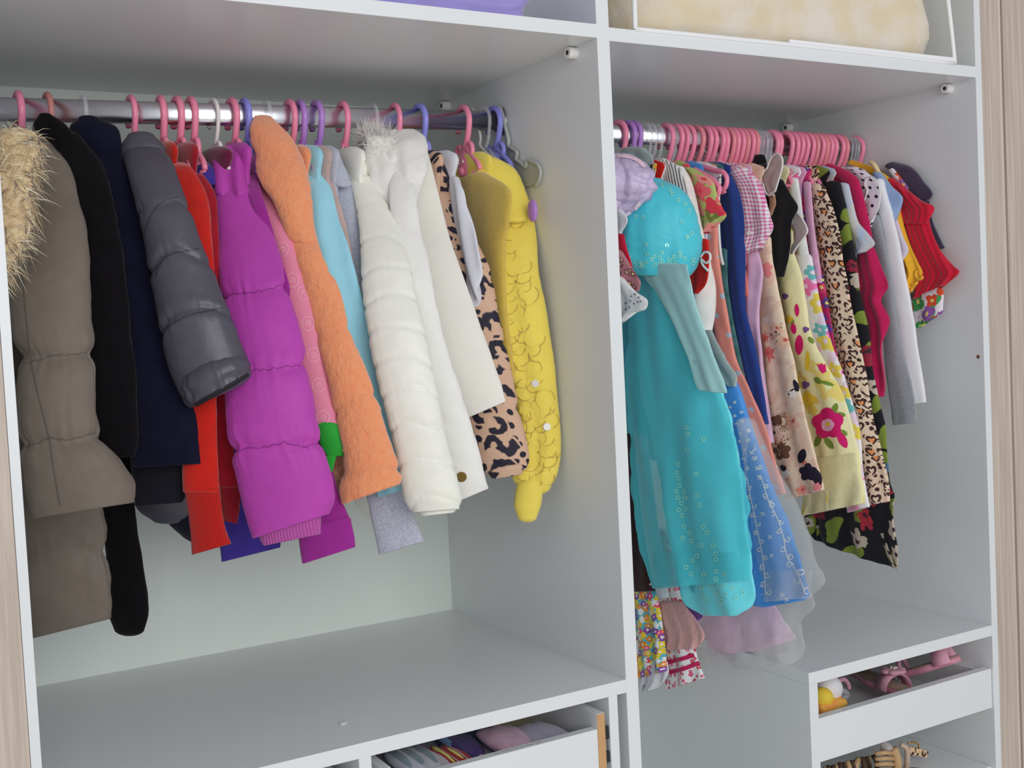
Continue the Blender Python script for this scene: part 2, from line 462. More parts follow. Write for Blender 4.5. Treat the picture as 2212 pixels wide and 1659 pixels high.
    if start == 'round':
        for q in (0.97, 0.8, 0.5):
            pre.append(c[0]+(V[0]-c[0])*math.sqrt(1-q*q)+ax0*bl0*0.8*q); preU.append(U[0])
    if end == 'round':
        for q in (0.35, 0.65, 0.87, 0.98):
            post.append(c[-1]+(V[-1]-c[-1])*math.sqrt(1-q*q)+ax1*bl1*q); postU.append(U[-1])
    elif end == 'open':
        dn = min(0.05, L*0.3); i2 = max(0, int(np.searchsorted(s, L-dn))-1)
        post.append(c[-1]+(V[-1]-c[-1])*(1-(1-inner)*0.4)+ax1*0.0012); postU.append(U[-1])
        post.append(c[-1]+(V[-1]-c[-1])*inner-ax1*0.0015); postU.append(U[-1])
        post.append(c[i2]+(V[i2]-c[i2])*inner*0.8); postU.append(U[i2])
    allV = pre+ringsV+post; allU = preU+ringsU+postU
    k = len(allV); VV = np.concatenate(allV); UU = np.concatenate(allU)
    Fc = []
    for i in range(k-1):
        for j in range(n): Fc.append([i*n+j, i*n+(j+1) % n, (i+1)*n+(j+1) % n, (i+1)*n+j])
    Fc.append(list(range(n))[::-1]); Fc.append([(k-1)*n+j for j in range(n)])
    o = mesh_obj(name, VV, Fc, mat, root, uvs=UU, kind=okind, label=label)
    o.data.validate()
    BV[o.name] = (VV, Fc)
    return o

def bvh(*objs):
    parts = [BV[o.name] for o in objs]; V, Fc = merge(parts)
    return BVHTree.FromPolygons([Vector(v) for v in V], Fc)

def hit(bt, u, v):
    r = ray(u, v); r = r/np.linalg.norm(r)
    loc, nr, i, d = bt.ray_cast(Vector(CAM), Vector(r))
    if loc is None: return None, None
    nr = np.array(nr)
    if nr@r > 0: nr = -nr
    return np.array(loc), nr

def decals(root, name, bt, shapes, mat, off=0.0012, kind=None, rings_=3):
    if kind is None and len(shapes) > 1:
        for q in shapes: decals(root, name, bt, [q], mat, off, None, rings_)
        return
    """flat prints: outlines measured on the photo, laid on the cloth surface they belong to"""
    V, Fc = [], []
    for poly in shapes:
        P = np.array(poly, float); c = P.mean(0)
        h0, n0 = hit(bt, *c)
        if h0 is None: continue
        grid = []; ok = True
        ks = [(i+1)/rings_ for i in range(rings_)]
        for k in ks:
            row = []
            for p in P:
                q = c+(p-c)*k; h, nr = hit(bt, *q)
                if h is None or np.linalg.norm(h-h0) > 0.12: ok = False; break
                row.append(h+nr*off)
            if not ok: break
            grid.append(row)
        if not grid: continue
        o = len(V); n = len(P); V.append(h0+n0*off)
        for row in grid: V += row
        for j in range(n): Fc.append([o, o+1+j, o+1+(j+1) % n])
        for i in range(len(grid)-1):
            for j in range(n):
                Fc.append([o+1+i*n+j, o+1+(i+1)*n+j, o+1+(i+1)*n+(j+1) % n, o+1+i*n+(j+1) % n])
    if not V: return None
    return mesh_obj(name, V, Fc, mat, root, kind=kind)

def strips(root, name, bt, lines, mat, width=2.0, off=0.0015, kind=None):
    """printed or stitched lines on a cloth surface; each line is a list of photo points (width in photo pixels)"""
    V, Fc = [], []
    for ln in lines:
        P = np.array(ln, float)
        if len(P) > 2: P = crom(P, max(len(P)*4, 8))
        else: P = crom(P, 14)
        T = np.gradient(P, axis=0); T /= np.linalg.norm(T, axis=1)[:, None]+1e-9
        N = np.stack([-T[:, 1], T[:, 0]], 1)*width/2
        prev = None
        for p, nn in zip(P, N):
            a, na = hit(bt, *(p+nn)); b_, nb_ = hit(bt, *(p-nn))
            if a is None or b_ is None or np.linalg.norm(a-b_) > 0.04: prev = None; continue
            V += [a+na*off, b_+nb_*off]; i = len(V)-2
            if prev is not None and np.linalg.norm(np.array(V[i])-np.array(V[prev])) < 0.06: Fc.append([prev, prev+1, i+1, i])
            prev = i
    if not Fc: return None
    return mesh_obj(name, V, Fc, mat, root, kind=kind)

def fur(root, name, objs, count, length, mat, width=0.0012, droop=(0, 0, -0.5), seed=1, spread=0.7, region=None, jit=0.5):
    """strands standing on a surface"""
    r = np.random.default_rng(seed); V, Fc = merge([BV[o.name] for o in objs]); V = np.array(V)
    Q = np.array([f for f in Fc if len(f) == 4]); a, b_, c_ = V[Q[:, 0]], V[Q[:, 1]], V[Q[:, 2]]
    nr = np.cross(b_-a, c_-a); ar = np.linalg.norm(nr, axis=1); nr /= ar[:, None]+1e-12
    cen = V.mean(0)
    mids = (a+c_)/2
    if region is not None: ar = ar*np.array([region(p) for p in mids])
    pick = r.choice(len(Q), count, p=ar/ar.sum())
    w1, w2 = r.random(count), r.random(count)
    p = a[pick]+(b_[pick]-a[pick])*w1[:, None]+(V[Q[pick, 3]]-a[pick])*w2[:, None]
    N = nr[pick]
    s_ = np.sign(np.einsum('ij,ij->i', N, p-mids.mean(0)))  # rough outward
    D = N+r.normal(0, spread, (count, 3)); D /= np.linalg.norm(D, axis=1)[:, None]
    ln = length*(1-jit*r.random(count))
    side = np.cross(D, r.normal(0, 1, (count, 3))); side /= np.linalg.norm(side, axis=1)[:, None]
    dr = np.array(droop)
    m_ = p+D*ln[:, None]*0.55+dr*ln[:, None]*0.15; t_ = p+D*ln[:, None]+dr*ln[:, None]*0.5
    W = width
    VV = np.stack([p-side*W, p+side*W, m_-side*W*0.6, m_+side*W*0.6, t_], 1).reshape(-1, 3)
    FF = []
    for i in range(count):
        o = i*5; FF += [[o, o+1, o+3, o+2], [o+2, o+3, o+4]]
    return mesh_obj(name, VV, FF, mat, root, kind='stuff')

def body(root, x, hem, mat, y0=0.235, y1=0.42, top=0.852, th=0.015, sh=0.818, fold=0.004, name='body'):
    """plain body of a garment hanging behind its front edge, flat across the rod"""
    ym = 0.30
    prof = [(top+0.012, ym-0.045, ym+0.045), (top, ym-0.075, ym+0.075), (sh, y0, y1), (sh-0.06, y0+0.005, y1-0.005), ((sh+hem)/2, y0+0.01, y1-0.01), (hem+0.03, y0, y1), (hem, y0, y1)]
    rows = []
    for z, a, b_ in prof: rows.append([x, (a+b_)/2, z, (b_-a)/2, th*(1.05 if z > sh else 1.0)])
    R_ = crom(np.array(rows), 26); n = 24; SEED[0] += 1; rn = RN(SEED[0], 6, 1, 4)
    V, U = [], []
    for i, (cx, cy, cz, hy, t) in enumerate(R_):
        for j in range(n):
            a = 2*math.pi*j/n; yy = math.cos(a)*hy
            f = fold*(i/26.0)*math.sin(yy*70+rn.p[0]+2*math.sin(cz*8+rn.p[1]))
            V.append((cx+math.sin(a)*t+f, cy+yy, cz)); U.append((yy, cz))
    k = len(R_); Fc = []
    for i in range(k-1):
        for j in range(n): Fc.append([i*n+j, i*n+(j+1) % n, (i+1)*n+(j+1) % n, (i+1)*n+j])
    Fc.append(list(range(n))[::-1]); Fc.append([(k-1)*n+j for j in range(n)])
    return mesh_obj(name, V, Fc, mat, root, uvs=U)

def circ(u, v, r, n=14, ry=None, rot=0.0):
    ry = r if ry is None else ry
    o = []
    for i in range(n):
        a = 2*math.pi*i/n; x_, y_ = r*math.cos(a), ry*math.sin(a)
        o.append((u+x_*math.cos(rot)-y_*math.sin(rot), v+x_*math.sin(rot)+y_*math.cos(rot)))
    return o
def flower_px(u, v, r, k=5, n=40, dep=0.22, rot=0.3, ry=1.0):
    return [(u+r*(1-1.5*dep+1.5*dep*abs(math.cos(k*t/2+rot)))*math.cos(t), v+ry*r*(1-1.5*dep+1.5*dep*abs(math.cos(k*t/2+rot)))*math.sin(t)) for t in np.linspace(0, 2*math.pi, n, endpoint=False)]
def leaf_px(u, v, l, w_, rot):
    o = []
    for t in np.linspace(0, 2*math.pi, 14, endpoint=False):
        x_, y_ = l*math.cos(t), w_*math.sin(t)*abs(math.sin(t))**0.3
        o.append((u+x_*math.cos(rot)-y_*math.sin(rot), v+x_*math.sin(rot)+y_*math.cos(rot)))
    return o
# ------------------------------------------------------------------ setting
X0, X2, T, D = -0.8596, 0.8803, 0.0233, 0.596
ZU, ZT, ZF = -0.0666, 1.50, -0.80
floor = box('floor', (-3.2, -4.2, ZF-0.05), (3.2, 0.72, ZF), woodmat('floor_wood', (222, 218, 212), (234, 230, 224)), kind='structure')
box('wall_back', (-3.2, 0.62, ZF), (3.2, 0.72, 1.9), plain('wall_paint', (214, 206, 188), 0.9, 0.2, g=1.0), kind='structure')
tl = 0.012
xs = X0-tl; xr = X2+0.0172
W = thing('wardrobe', 'open white built-in wardrobe with two hanging bays and a centre divider', 'wardrobe', (0, 0.3, ZF))
box('side_panel', (xs, 0, ZF), (X0, D, ZT), M_WHITE, W, 0.0006)
box('side_panel', (X2, 0, ZF), (xr, D, ZT), M_WHITE, W, 0.0006)
box('divider', (0, 0, ZF), (T, D, ZT), M_WHITE, W, 0.0006)
box('shelf', (X0, 0.0, 1.0), (0, D, 1.0209), M_WHITE, W, 0.0006)
box('shelf', (T, 0.0, 0.9972), (X2, D, 1.0181), M_WHITE, W, 0.0006)
box('shelf', (X0, 0.0, -0.0212), (0, D, 0), M_WHITE, W, 0.0006)
box('top_board', (xs, 0, ZT), (xr, D, ZT+0.02), M_WHITE, W)
box('bottom_board', (X0, 0.01, -0.62), (0, D, -0.60), M_WHITE, W)
box('bottom_board', (T, 0.01, -0.62), (X2, D, -0.60), M_WHITE, W)
box('back_panel', (xs, D, ZF), (xr, D+0.008, ZT), M_BACK, W)
def wood_trim(name, x0, x1, y0, y1, m): return box(name, (x0, y0, ZF), (x1, y1, 1.7), m, None, 0.001, kind='structure')
wood_trim('trim_1', xs-0.0355, xs-0.0004, 0.0, 0.03, M_WOOD)
wood_trim('trim_2', xs-0.36, xs-0.0385, 0.004, 0.03, plain('ochre_board', (176, 160, 116), 0.7, 0.3, g=1.0))
wood_trim('trim_3', xr+0.0004, xr+0.053, 0.0, 0.03, M_WOOD)
wood_trim('trim_4', xr+0.055, xr+0.066, 0.004, 0.03, M_WOODE)
wood_trim('trim_5', xr+0.068, xr+0.50, 0.0, 0.03, M_WOOD)

def rzL(x): return 0.9035+0.0225*(x-X0)/(-X0)
def rzR(x): return 0.9158-0.0066*(x-T)/(X2-T)
YR = 0.30
def rod(name, x0, x1, fz):
    n = 28; V, Fc = [], []
    for x_ in (x0, x1):
        for j in range(n):
            a = 2*math.pi*j/n; V.append((x_, YR+0.0095*math.copysign(abs(math.cos(a))**0.8, math.cos(a)), fz(x_)+0.0168*math.copysign(abs(math.sin(a))**0.8, math.sin(a))))
    for j in range(n): Fc.append([j, (j+1) % n, n+(j+1) % n, n+j])
    Fc += [list(range(n))[::-1], list(range(n, 2*n))]
    return mesh_obj(name, V, Fc, M_CHROME, W)
def flange(par, x, z, sgn):
    V, Fc = [], []
    n = 24
    for dx, ky, kz in ((0, 0.017, 0.025), (0.004, 0.017, 0.025), (0.004, 0.0125, 0.0205), (0.012, 0.0125, 0.0205), (0.012, 0.0105, 0.018)):
        for j in range(n):
            a = 2*math.pi*j/n; V.append((x+sgn*dx, YR+ky*math.cos(a), z+kz*math.sin(a)))
    for i in range(4):
        for j in range(n): Fc.append([i*n+j, i*n+(j+1) % n, (i+1)*n+(j+1) % n, (i+1)*n+j])
    return mesh_obj('rod_flange', V, Fc, M_STEEL, par)
rl = rod('hanging_rod', X0, 0, rzL); rr_ = rod('hanging_rod', T, X2, rzR)
flange(rl, 0, rzL(0), -1); flange(rl, X0, rzL(X0), 1); flange(rr_, X2, rzR(X2), -1); flange(rr_, T, rzR(T), 1)

def support(x, y, z, sgn):
    V1, F1 = tube_geo([(x, y, z), (x+sgn*0.016, y, z)], 0.0088, 20)
    o = mesh_obj('shelf_support', V1, F1, M_PLW, W, smooth=False)
    V1, F1 = tube_geo([(x+sgn*0.0157, y, z), (x+sgn*0.0163, y, z)], 0.0038, 12)
    mesh_obj('hole', V1, F1, M_BLACK, o, smooth=False)
support(0, 0.0604, 0.990, -1); support(X2, 0.06, 0.9875, -1); support(0, 0.50, 0.990, -1); support(X2, 0.5, 0.9875, -1)
V1, F1 = tube_geo([(X2-0.0006, 0.0132, 0.461), (X2+0.001, 0.0132, 0.461)], 0.0038, 14)
mesh_obj('drill_hole', V1, F1, plain('hole_brown', (110, 80, 60), 0.9), W, smooth=False)

# drawers below the left shelf
def wpan(name, a, b, m=M_WHITE, par=W, bev=0.0006): return box(name, a, b, m, par, bev)
wpan('upright', (-0.455, 0, -0.60), (-0.4365, D, -0.0212)); wpan('upright', (-0.0347, 0, -0.60), (-0.0180, D, -0.0212))
def drawer(par, xa, xb, y0, y1, zt, zb, zft, mdf=True):
    d = box('drawer', (xa+0.0148, y0+0.0165, zb+0.01), (xb-0.0148, y1, zb+0.016), M_WHITE, par)
    box('side_board', (xa, y0+0.0008, zb), (xa+0.0145, y1, zt), M_WHITE, d); box('side_board', (xb-0.0145, y0+0.0008, zb), (xb, y1, zt), M_WHITE, d)
    if mdf:
        box('raw_edge', (xa+0.0002, y0, zb), (xa+0.0143, y0+0.0007, zt-0.0006), M_MDF, d); box('raw_edge', (xb-0.0143, y0, zb), (xb-0.0002, y0+0.0007, zt-0.0006), M_MDF, d)
    box('front_board', (xa+0.0147, y0+0.0002, zb), (xb-0.0147, y0+0.016, zft), M_WHITE, d, 0.0005)
    box('back_board', (xa+0.0147, y1-0.015, zb), (xb-0.0147, y1, zft), M_WHITE, d)
    return d
dl = drawer(W, -0.4225, -0.0437, 0.0, 0.46, -0.0438, -0.20, -0.067)
box('drawer_runner', (-0.0434, 0.006, -0.125), (-0.0350, 0.45, -0.075), M_STEEL, dl)
boxes('runner_latch', [((-0.0434, 0.003, -0.088), (-0.0350, 0.006, -0.068)), ((-0.0434, 0.003, -0.125), (-0.0350, 0.006, -0.108))], M_BLACK, dl)
drawer(W, -0.8550, -0.4680, 0.02, 0.46, -0.052, -0.20, -0.075)
# faint pencilled note on the top edge of the drawer front
nt = []
for i in range(22):
    xx = -0.238+i*0.0038+random.uniform(-0.0006, 0.0006); h = random.uniform(0.0012, 0.0032)
    nt.append(((xx, 0.0070, -0.0669), (xx+random.uniform(0.0006, 0.0022), 0.0070+h, -0.0667)))
boxes('pencil_note', nt, plain('pencil', (120, 122, 124), 0.9, 0.1), dl)

# low drawer unit standing in the right bay
XU = 0.3897; tu = 0.0205
U = thing('drawer_unit', 'low white drawer unit with open front in the right bay', 'drawer unit', ((XU+X2)/2, 0.3, -0.60))
box('top_board', (XU, 0.0, ZU-0.0212), (X2-0.0004, D-0.002, ZU), M_WHITE, U, 0.0006)
box('side_panel', (XU, 0.0, -0.60), (XU+tu, D-0.002, ZU-0.0214), M_WHITE, U, 0.0006)
dr = box('drawer', (XU+tu+0.02, 0.022, -0.222), (X2-0.012, 0.48, -0.216), M_WHITE, U)
box('front_board', (XU+tu+0.0035, 0.004, -0.232), (X2-0.001, 0.021, -0.1535), M_WHITE, dr, 0.0005)
box('side_board', (XU+tu+0.006, 0.0212, -0.222), (XU+tu+0.019, 0.48, -0.16), M_WHITE, dr)
box('side_board', (X2-0.011, 0.0212, -0.222), (X2-0.001, 0.48, -0.16), M_WHITE, dr)
box('back_board', (XU+tu+0.02, 0.467, -0.2155), (X2-0.012, 0.48, -0.16), M_WHITE, dr)
box('inner_shelf', (XU+tu+0.001, 0.012, -0.364), (X2-0.001, D-0.004, -0.352), M_WHITE, U)

# ------------------------------------------------------------------ hangers
def hook_pts(R=0.0245, a0=-38, a1=196):
    zc = 0.0168+0.0052-R
    P = [(0, R*math.cos(math.radians(a)), zc+R*math.sin(math.radians(a))) for a in np.linspace(a0, a1, 12)]
    return P+[(0, -0.0135, -0.034), (0, -0.003, -0.047)]
ARM = [(0, -0.056, -0.092), (0, -0.052, -0.082), (0, -0.034, -0.068), (0, -0.012, -0.052), (0, 0.012, -0.052), (0, 0.034, -0.068), (0, 0.052, -0.082), (0, 0.056, -0.092)]
def V3(P, c): return [tuple(np.array(p)+np.array(c)) for p in P]
PROTO = {}
def hanger_proto(style, mat):
    o = (0, 0, 0)
    r = thing('clothes_hanger', None, 'hanger', (0, 0, 0), None)
    rad = 0.0032 if style in ('clear', 'wire', 'loop') else (0.0052 if style != 'thin' else 0.0045)
    hk = tube('hook', hook_pts(0.0225 if style == 'clear' else 0.0245), rad, mat, r, 10, 40)
    am = tube('arm', ARM, 0.0030 if style in ('clear', 'wire', 'loop') else 0.0046, mat, r, 8, 24)
    tube('bottom_bar', [(0, -0.054, -0.093), (0, 0.054, -0.093)], 0.003, mat, r, 8)
    if style == 'bear':
        hd = ell('bear_head', (0, 0, -0.078), (0.009, 0.026, 0.029), mat, r)
        for s in (-1, 1):
            e = [(0, s*0.021+0.0105*math.cos(a), -0.055+0.013*math.sin(a)) for a in np.linspace(0, 6.28, 15)]
            tube('ear', e, 0.0042, mat, hd, 8)
        ell('muzzle', (-0.008, 0, -0.088), (0.005, 0.010, 0.008), mat, hd)
        for s in (-1, 1): ell('eye', (-0.0085, s*0.009, -0.072), (0.0015, 0.0016, 0.0030), M_PLW, hd, 8, 6)
    elif style in ('collar',):
        tube('neck_sleeve', [(0, -0.004, -0.038), (0, -0.002, -0.056)], [0.006, 0.0078], mat, r, 10)
    elif style in ('loop',):
        e = [(0, -0.018+0.009*math.cos(a), -0.058+0.012*math.sin(a)) for a in np.linspace(0, 6.28, 13)]
        tube('loop', e, 0.0035, mat, r, 8)
    return r
def copy_tree(o, parent=None):
    c = o.copy(); COL.objects.link(c); c.parent = parent
    for ch in o.children: copy_tree(ch, c)
    return c
def hanger(x, z, style, mat, label, group=None, tilt=0.0, dy=0.0, rx=0.0):
    key = (style, mat.name)
    if key not in PROTO:
        PROTO[key] = hanger_proto(style, mat); r = PROTO[key]
    else: r = copy_tree(PROTO[key])
    r.location = (x, YR+dy, z); r.rotation_euler = (rx, 0, tilt)
    r['label'] = label; r['category'] = 'hanger'
    if group: r['group'] = group
    elif 'group' in r: del r['group']
    return r
def hx(u, left=True):
    v = 238+23*u/1040 if left else 289+31*(u-1330)/520
    return ony(u, v, YR)[0]
HL = [(40, 'bear', M_PINK, 'pink hanger inside the fur-trimmed taupe puffer coat'), (103, 'thin', M_BROWNPINK, 'brownish pink hanger rising from the black coat collar'),
 (180, 'clear', M_CLEAR, 'clear plastic hanger behind the navy coat collar'), (283, 'thin', M_PINK, 'pink hanger holding the shiny grey puffer jacket'),
 (347, 'bear', M_PINK, 'pink bear-shaped hanger holding the bright red jacket'), (382, 'bear', M_PINK, 'pink bear-shaped hanger holding the crimson red jacket'),
 (412, 'bear', M_PINK, 'pink bear-shaped hanger holding the indigo top'), (460, 'loop', M_PLW, 'thin white hanger with loops above the maroon collar'),
 (500, 'bear', M_PINK, 'pink bear-shaped hanger holding the magenta puffer jacket'), (528, 'bear', M_BLUE, 'periwinkle blue hanger beside the orange plush hood'),
 (575, 'clear', M_CLEAR, 'clear plastic hanger behind the orange plush hood'), (625, 'collar', M_PINK, 'pink hanger just right of the orange plush hood'),
 (648, 'collar', M_PURP, 'purple hanger holding the light blue fleece'), (683, 'collar', M_PURP, 'purple hanger holding the grey hooded sweatshirt'),
 (740, 'collar', M_PINK, 'pink hanger holding the cream quilted jacket'), (805, 'clear', M_CLEAR, 'clear plastic hanger behind the white fur hood'),
 (852, 'thin', M_PINK, 'pink hanger holding the white felt coat'), (905, 'bear', M_BLUE, 'periwinkle blue hanger holding the leopard print jacket'),
 (1000, 'bear', M_PINK, 'pink bear-shaped hanger with face showing beside the yellow cardigan'), (1045, 'clear', M_CLEAR, 'clear plastic hanger beside the right end of the left rod'),
 (1066, 'bear', M_BLUE, 'periwinkle blue bear-shaped hanger at the end of the left rod')]
for u, st, m, lb in HL:
    x_ = min(hx(u), -0.014); hanger(x_, rzL(x_), st, m, lb, None, random.uniform(-0.05, 0.05))
HR = [(1335, 'p'), (1355, 'v'), (1368, 'v'), (1392, 'c'), (1402, 'c'), (1416, 'c'), (1437, 'p'), (1446, 'c'), (1457, 'p'), (1469, 'p'), (1483, 'p'), (1502, 'd'), (1520, 'p'), (1530, 'p'),
 (1545, 'p'), (1555, 'p'), (1568, 'd'), (1579, 'p'), (1590, 'p'), (1600, 'd'), (1611, 'p'), (1620, 'd'), (1628, 'c'), (1634, 'c'), (1640, 'c'), (1645, 'c'), (1651, 'c'), (1662, 'p'), (1671, 'p'),
 (1694, 'p'), (1706, 'p'), (1717, 'p'), (1727, 'p'), (1740, 'p'), (1750, 'd'), (1761, 'p'), (1770, 'd'), (1779, 'p'), (1788, 'p'), (1803, 'p'), (1813, 'd'), (1826, 'c'), (1832, 'c'), (1838, 'c'), (1850, 'p')]
nv = 0
for u, k in HR:
    x_ = min(hx(u, False), X2-0.012); zz_ = rzR(x_); rv = (random.uniform(-0.05, 0.05), 0, random.uniform(-0.05, 0.05))
    sec = 'left' if u < 1512 else ('middle' if u < 1680 else 'right')
    where = {'left': 'above the white knit sweater and lime blouse', 'middle': 'above the gingham blouse', 'right': 'above the heart print and tropical dresses'}[sec]
    if u == 1850: hanger(x_, zz_, 'plain', M_PINK, 'last pink hanger at the right end of the right rod, beside the side panel', None, *rv)
    elif u == 1335: hanger(x_, zz_, 'plain', M_PINK, 'first pink hanger at the divider end of the right rod, left of the purple ones', None, *rv)
    elif k == 'p': hanger(x_, zz_, 'plain', M_PINK, 'pink plastic hanger in the packed row '+where, 'pink hangers on the %s of the right rod' % sec, *rv)
    elif k == 'd': hanger(x_, zz_, 'plain', M_PINK2, 'dusty salmon pink hanger in the packed row '+where, 'salmon hangers on the %s of the right rod' % sec, *rv)
    elif k == 'v':
        nv += 1; hanger(x_, zz_, 'plain', M_PURP, 'left one of the two purple hangers on the right rod' if nv == 1 else 'right one of the two purple hangers on the right rod', None)
    else: hanger(x_, zz_, 'clear', M_CLEAR, 'clear plastic hanger hook '+{'left': 'just right of the purple hangers', 'middle': 'in the clear cluster above the mesh ruffle', 'right': 'in the clear cluster near the right end of the rod'}[sec], 'clear hangers on the %s of the right rod' % sec, random.uniform(-0.06, 0.06))

# grey notched hanger and wire hanger at the end of the left rod
g = thing('clothes_hanger', 'empty grey notched plastic hanger against the divider by the yellow cardigan', 'hanger', (-0.008, YR, 0.80))
XG = -0.006
hk = [onx(u, v, XG) for u, v in [(1066, 246), (1070, 236), (1078, 231), (1084, 245), (1092, 275), (1099, 305), (1097, 315)]]
tube('hook', hk, 0.0036, M_GREYP, g, 10, 26)
rim = [onx(u, v, XG) for u, v in [(1097, 315), (1108, 322), (1117, 330), (1115, 343), (1125, 352), (1136, 360), (1139, 347), (1150, 349), (1162, 356), (1168, 372), (1165, 388), (1157, 402)]]
tube('edge', rim, 0.0032, M_GREYP, g, 8, 60)
poly = [onx(u, v, XG+0.002) for u, v in [(1088, 320), (1108, 323), (1116, 332), (1115, 344), (1135, 360), (1140, 349), (1160, 357), (1166, 372), (1155, 400), (1130, 405), (1100, 380), (1080, 350)]]
pv_ = poly+[tuple(np.array(p)+np.array([0.002, 0, 0])) for p in poly]; k_ = len(poly)
mesh_obj('plate', pv_, [list(range(k_)), list(range(k_, 2*k_))[::-1]]+[[i, (i+1) % k_, k_+(i+1) % k_, k_+i] for i in range(k_)], M_GREYP, g, smooth=False)
g = thing('clothes_hanger', 'thin grey wire hanger beside the pink bear hanger', 'hanger', (-0.05, YR, 0.80))
XG = -0.045
tube('hook', [onx(u, v, XG) for u, v in [(1008, 262), (1008, 245), (1016, 234), (1023, 240), (1029, 262), (1038, 300), (1036, 312), (1045, 325), (1058, 337)]], 0.0030, M_GREYP, g, 10, 36)
tube('arm', [onx(u, v, XG) for u, v in [(1058, 337), (1064, 341), (1070, 346)]], 0.0030, M_GREYP, g, 8, 10)
# ------------------------------------------------------------------ clothes on the left rod
def G(name, label, cat, x, z=0.4, y=0.2, group=None): return thing(name, label, cat, (x, y, z), group)

def zig(pts, amp=2.0, seed=3):
    q = np.random.default_rng(seed); P = crom(np.array([(a, b_, 0) for a, b_ in pts], float), 26)
    return [(p[0]+q.uniform(-1, 1), p[1]+q.uniform(-amp, amp)) for p in P]
# 1 taupe puffer coat with fur hood
m = cloth('taupe_nylon', (114, 104, 94), 0.6, 0.1, 1200, 0.1, 0.3, 16, 0.06, spec=0.35, g=1.05)
mf = plush('tan_fur', (214, 190, 150), (150, 125, 90), 90)
mfd = plush('dark_fur_tips', (120, 110, 105), (60, 55, 58), 90)
t = G('puffer_coat', 'long taupe padded coat with fur-trimmed hood at the far left', 'coat', -0.80, 0.2)
trace(t, 'body', [(-70, 90, 330), (-80, 140, 420), (-70, 200, 700), (-40, 215, 950), (0, 222, 1090), (20, 228, 1150), (30, 232, 1200), (45, 238, 1290), (68, 1378, 242, 1334)], m, y=0.27, ratio=0.32, seams=(560, 800, 1010, 1192), sdepth=0.10, wr=0.04, lump=0.04, rings=110, n=110)
sl = trace(t, 'sleeve', [(48, 80, 292), (45, 105, 312), (50, 146, 352), (52, 167, 420), (40, 184, 485), (28, 191, 550), (16, 195, 620), (20, 197, 700), (46, 200, 772), (36, 206, 850), (44, 955, 214, 938), (48, 1010, 262, 1000), (56, 1060, 290, 1046), (72, 1118, 288, 1084)], m, y=(0.24, 0.14, 0.10, 0.08), ratio=0.5, seams=(770, 952), sdepth=0.13, sw=0.008, wr=0.05, lump=0.025, rings=130, n=120)
bt = bvh(sl)
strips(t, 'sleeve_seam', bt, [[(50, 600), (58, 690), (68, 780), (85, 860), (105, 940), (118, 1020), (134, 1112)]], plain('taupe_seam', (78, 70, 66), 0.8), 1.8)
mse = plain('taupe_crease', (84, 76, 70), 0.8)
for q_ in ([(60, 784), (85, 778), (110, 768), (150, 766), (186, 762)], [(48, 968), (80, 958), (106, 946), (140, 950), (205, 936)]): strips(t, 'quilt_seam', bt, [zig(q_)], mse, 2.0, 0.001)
hd = trace(t, 'fur_trim', [(-20, 78, 296), (-30, 84, 350), (-40, 74, 410), (-45, 62, 470), (-50, 50, 520), (-60, 28, 570), (-60, 5, 600)], mf, y=(0.12, 0.05), ratio=0.6, lump=0.10, end='round', rings=40)
fur(t, 'fur', [hd], 9000, 0.034, mf, 0.0007, (0.1, 0, -0.9), 3, 0.6)
mfl = plush('pale_fur', (238, 222, 192), (214, 196, 164), 90)
fur(t, 'fur_pale', [hd], 4000, 0.034, mfl, 0.0007, (0.25, 0, -0.9), 14, 0.7)  # paler strands mixed in to vary the fur colour
fur(t, 'fur_tips', [hd], 3000, 0.040, mfd, 0.0006, (0.3, 0, -0.7), 4, 0.6)

# 2 black coat
m = cloth('black_wool', (17, 14, 17), 0.95, 0.08, 600, 0.5, 0.3, 18, 0.2, g=1.0, spec=0.1)
t = G('wool_coat', 'long black wool coat between the taupe and navy coats', 'coat', -0.745, 0.2)
trace(t, 'collar', [(84, 112, 249), (72, 140, 268), (74, 165, 300), (80, 190, 345)], m, y=0.22, ratio=0.5, end='round', rings=26)
trace(t, 'sleeve', [(100, 170, 290), (110, 218, 350), (120, 240, 420), (135, 262, 520), (145, 273, 620), (155, 286, 740), (165, 295, 850), (178, 298, 950), (200, 990, 290, 985)], m, y=(0.22, 0.16, 0.13, 0.12), ratio=0.4, rings=60)
trace(t, 'back_sleeve', [(170, 270, 850), (200, 282, 980), (220, 292, 1110), (231, 308, 1215), (235, 319, 1280), (236, 320, 1330), (246, 312, 1358)], m, y=0.26, ratio=0.5, end='round', rings=40)
trace(t, 'body', [(120, 180, 330), (100, 230, 420), (90, 250, 700), (100, 262, 1020)], m, y=0.30, ratio=0.25, rings=30)

# 3 navy coat
m = cloth('navy_wool', (21, 22, 42), 0.95, 0.08, 600, 0.5, 0.3, 18, 0.2, g=1.05, spec=0.1)
m2 = cloth('navy_lining', (16, 17, 28), 0.8, 0.1, g=1.0)
t = G('wool_coat', 'navy blue wool coat beside the shiny grey puffer jacket', 'coat', -0.69, 0.3)
trace(t, 'collar', [(170, 215, 257), (152, 250, 272), (160, 262, 300), (185, 264, 340), (205, 285, 395)], m, y=0.24, ratio=0.5, end='round', rings=26)
trace(t, 'sleeve', [(170, 262, 335), (185, 292, 400), (205, 315, 500), (225, 332, 600), (240, 352, 700), (255, 382, 800), (272, 426, 900), (278, 436, 960), (284, 1008, 439, 1000)], m, y=(0.24, 0.18, 0.15, 0.14), ratio=0.35, rings=60)
trace(t, 'lining', [(282, 428, 985), (284, 430, 1015), (288, 412, 1055), (293, 1092, 394, 1084)], m2, y=0.17, ratio=0.3, rings=24)
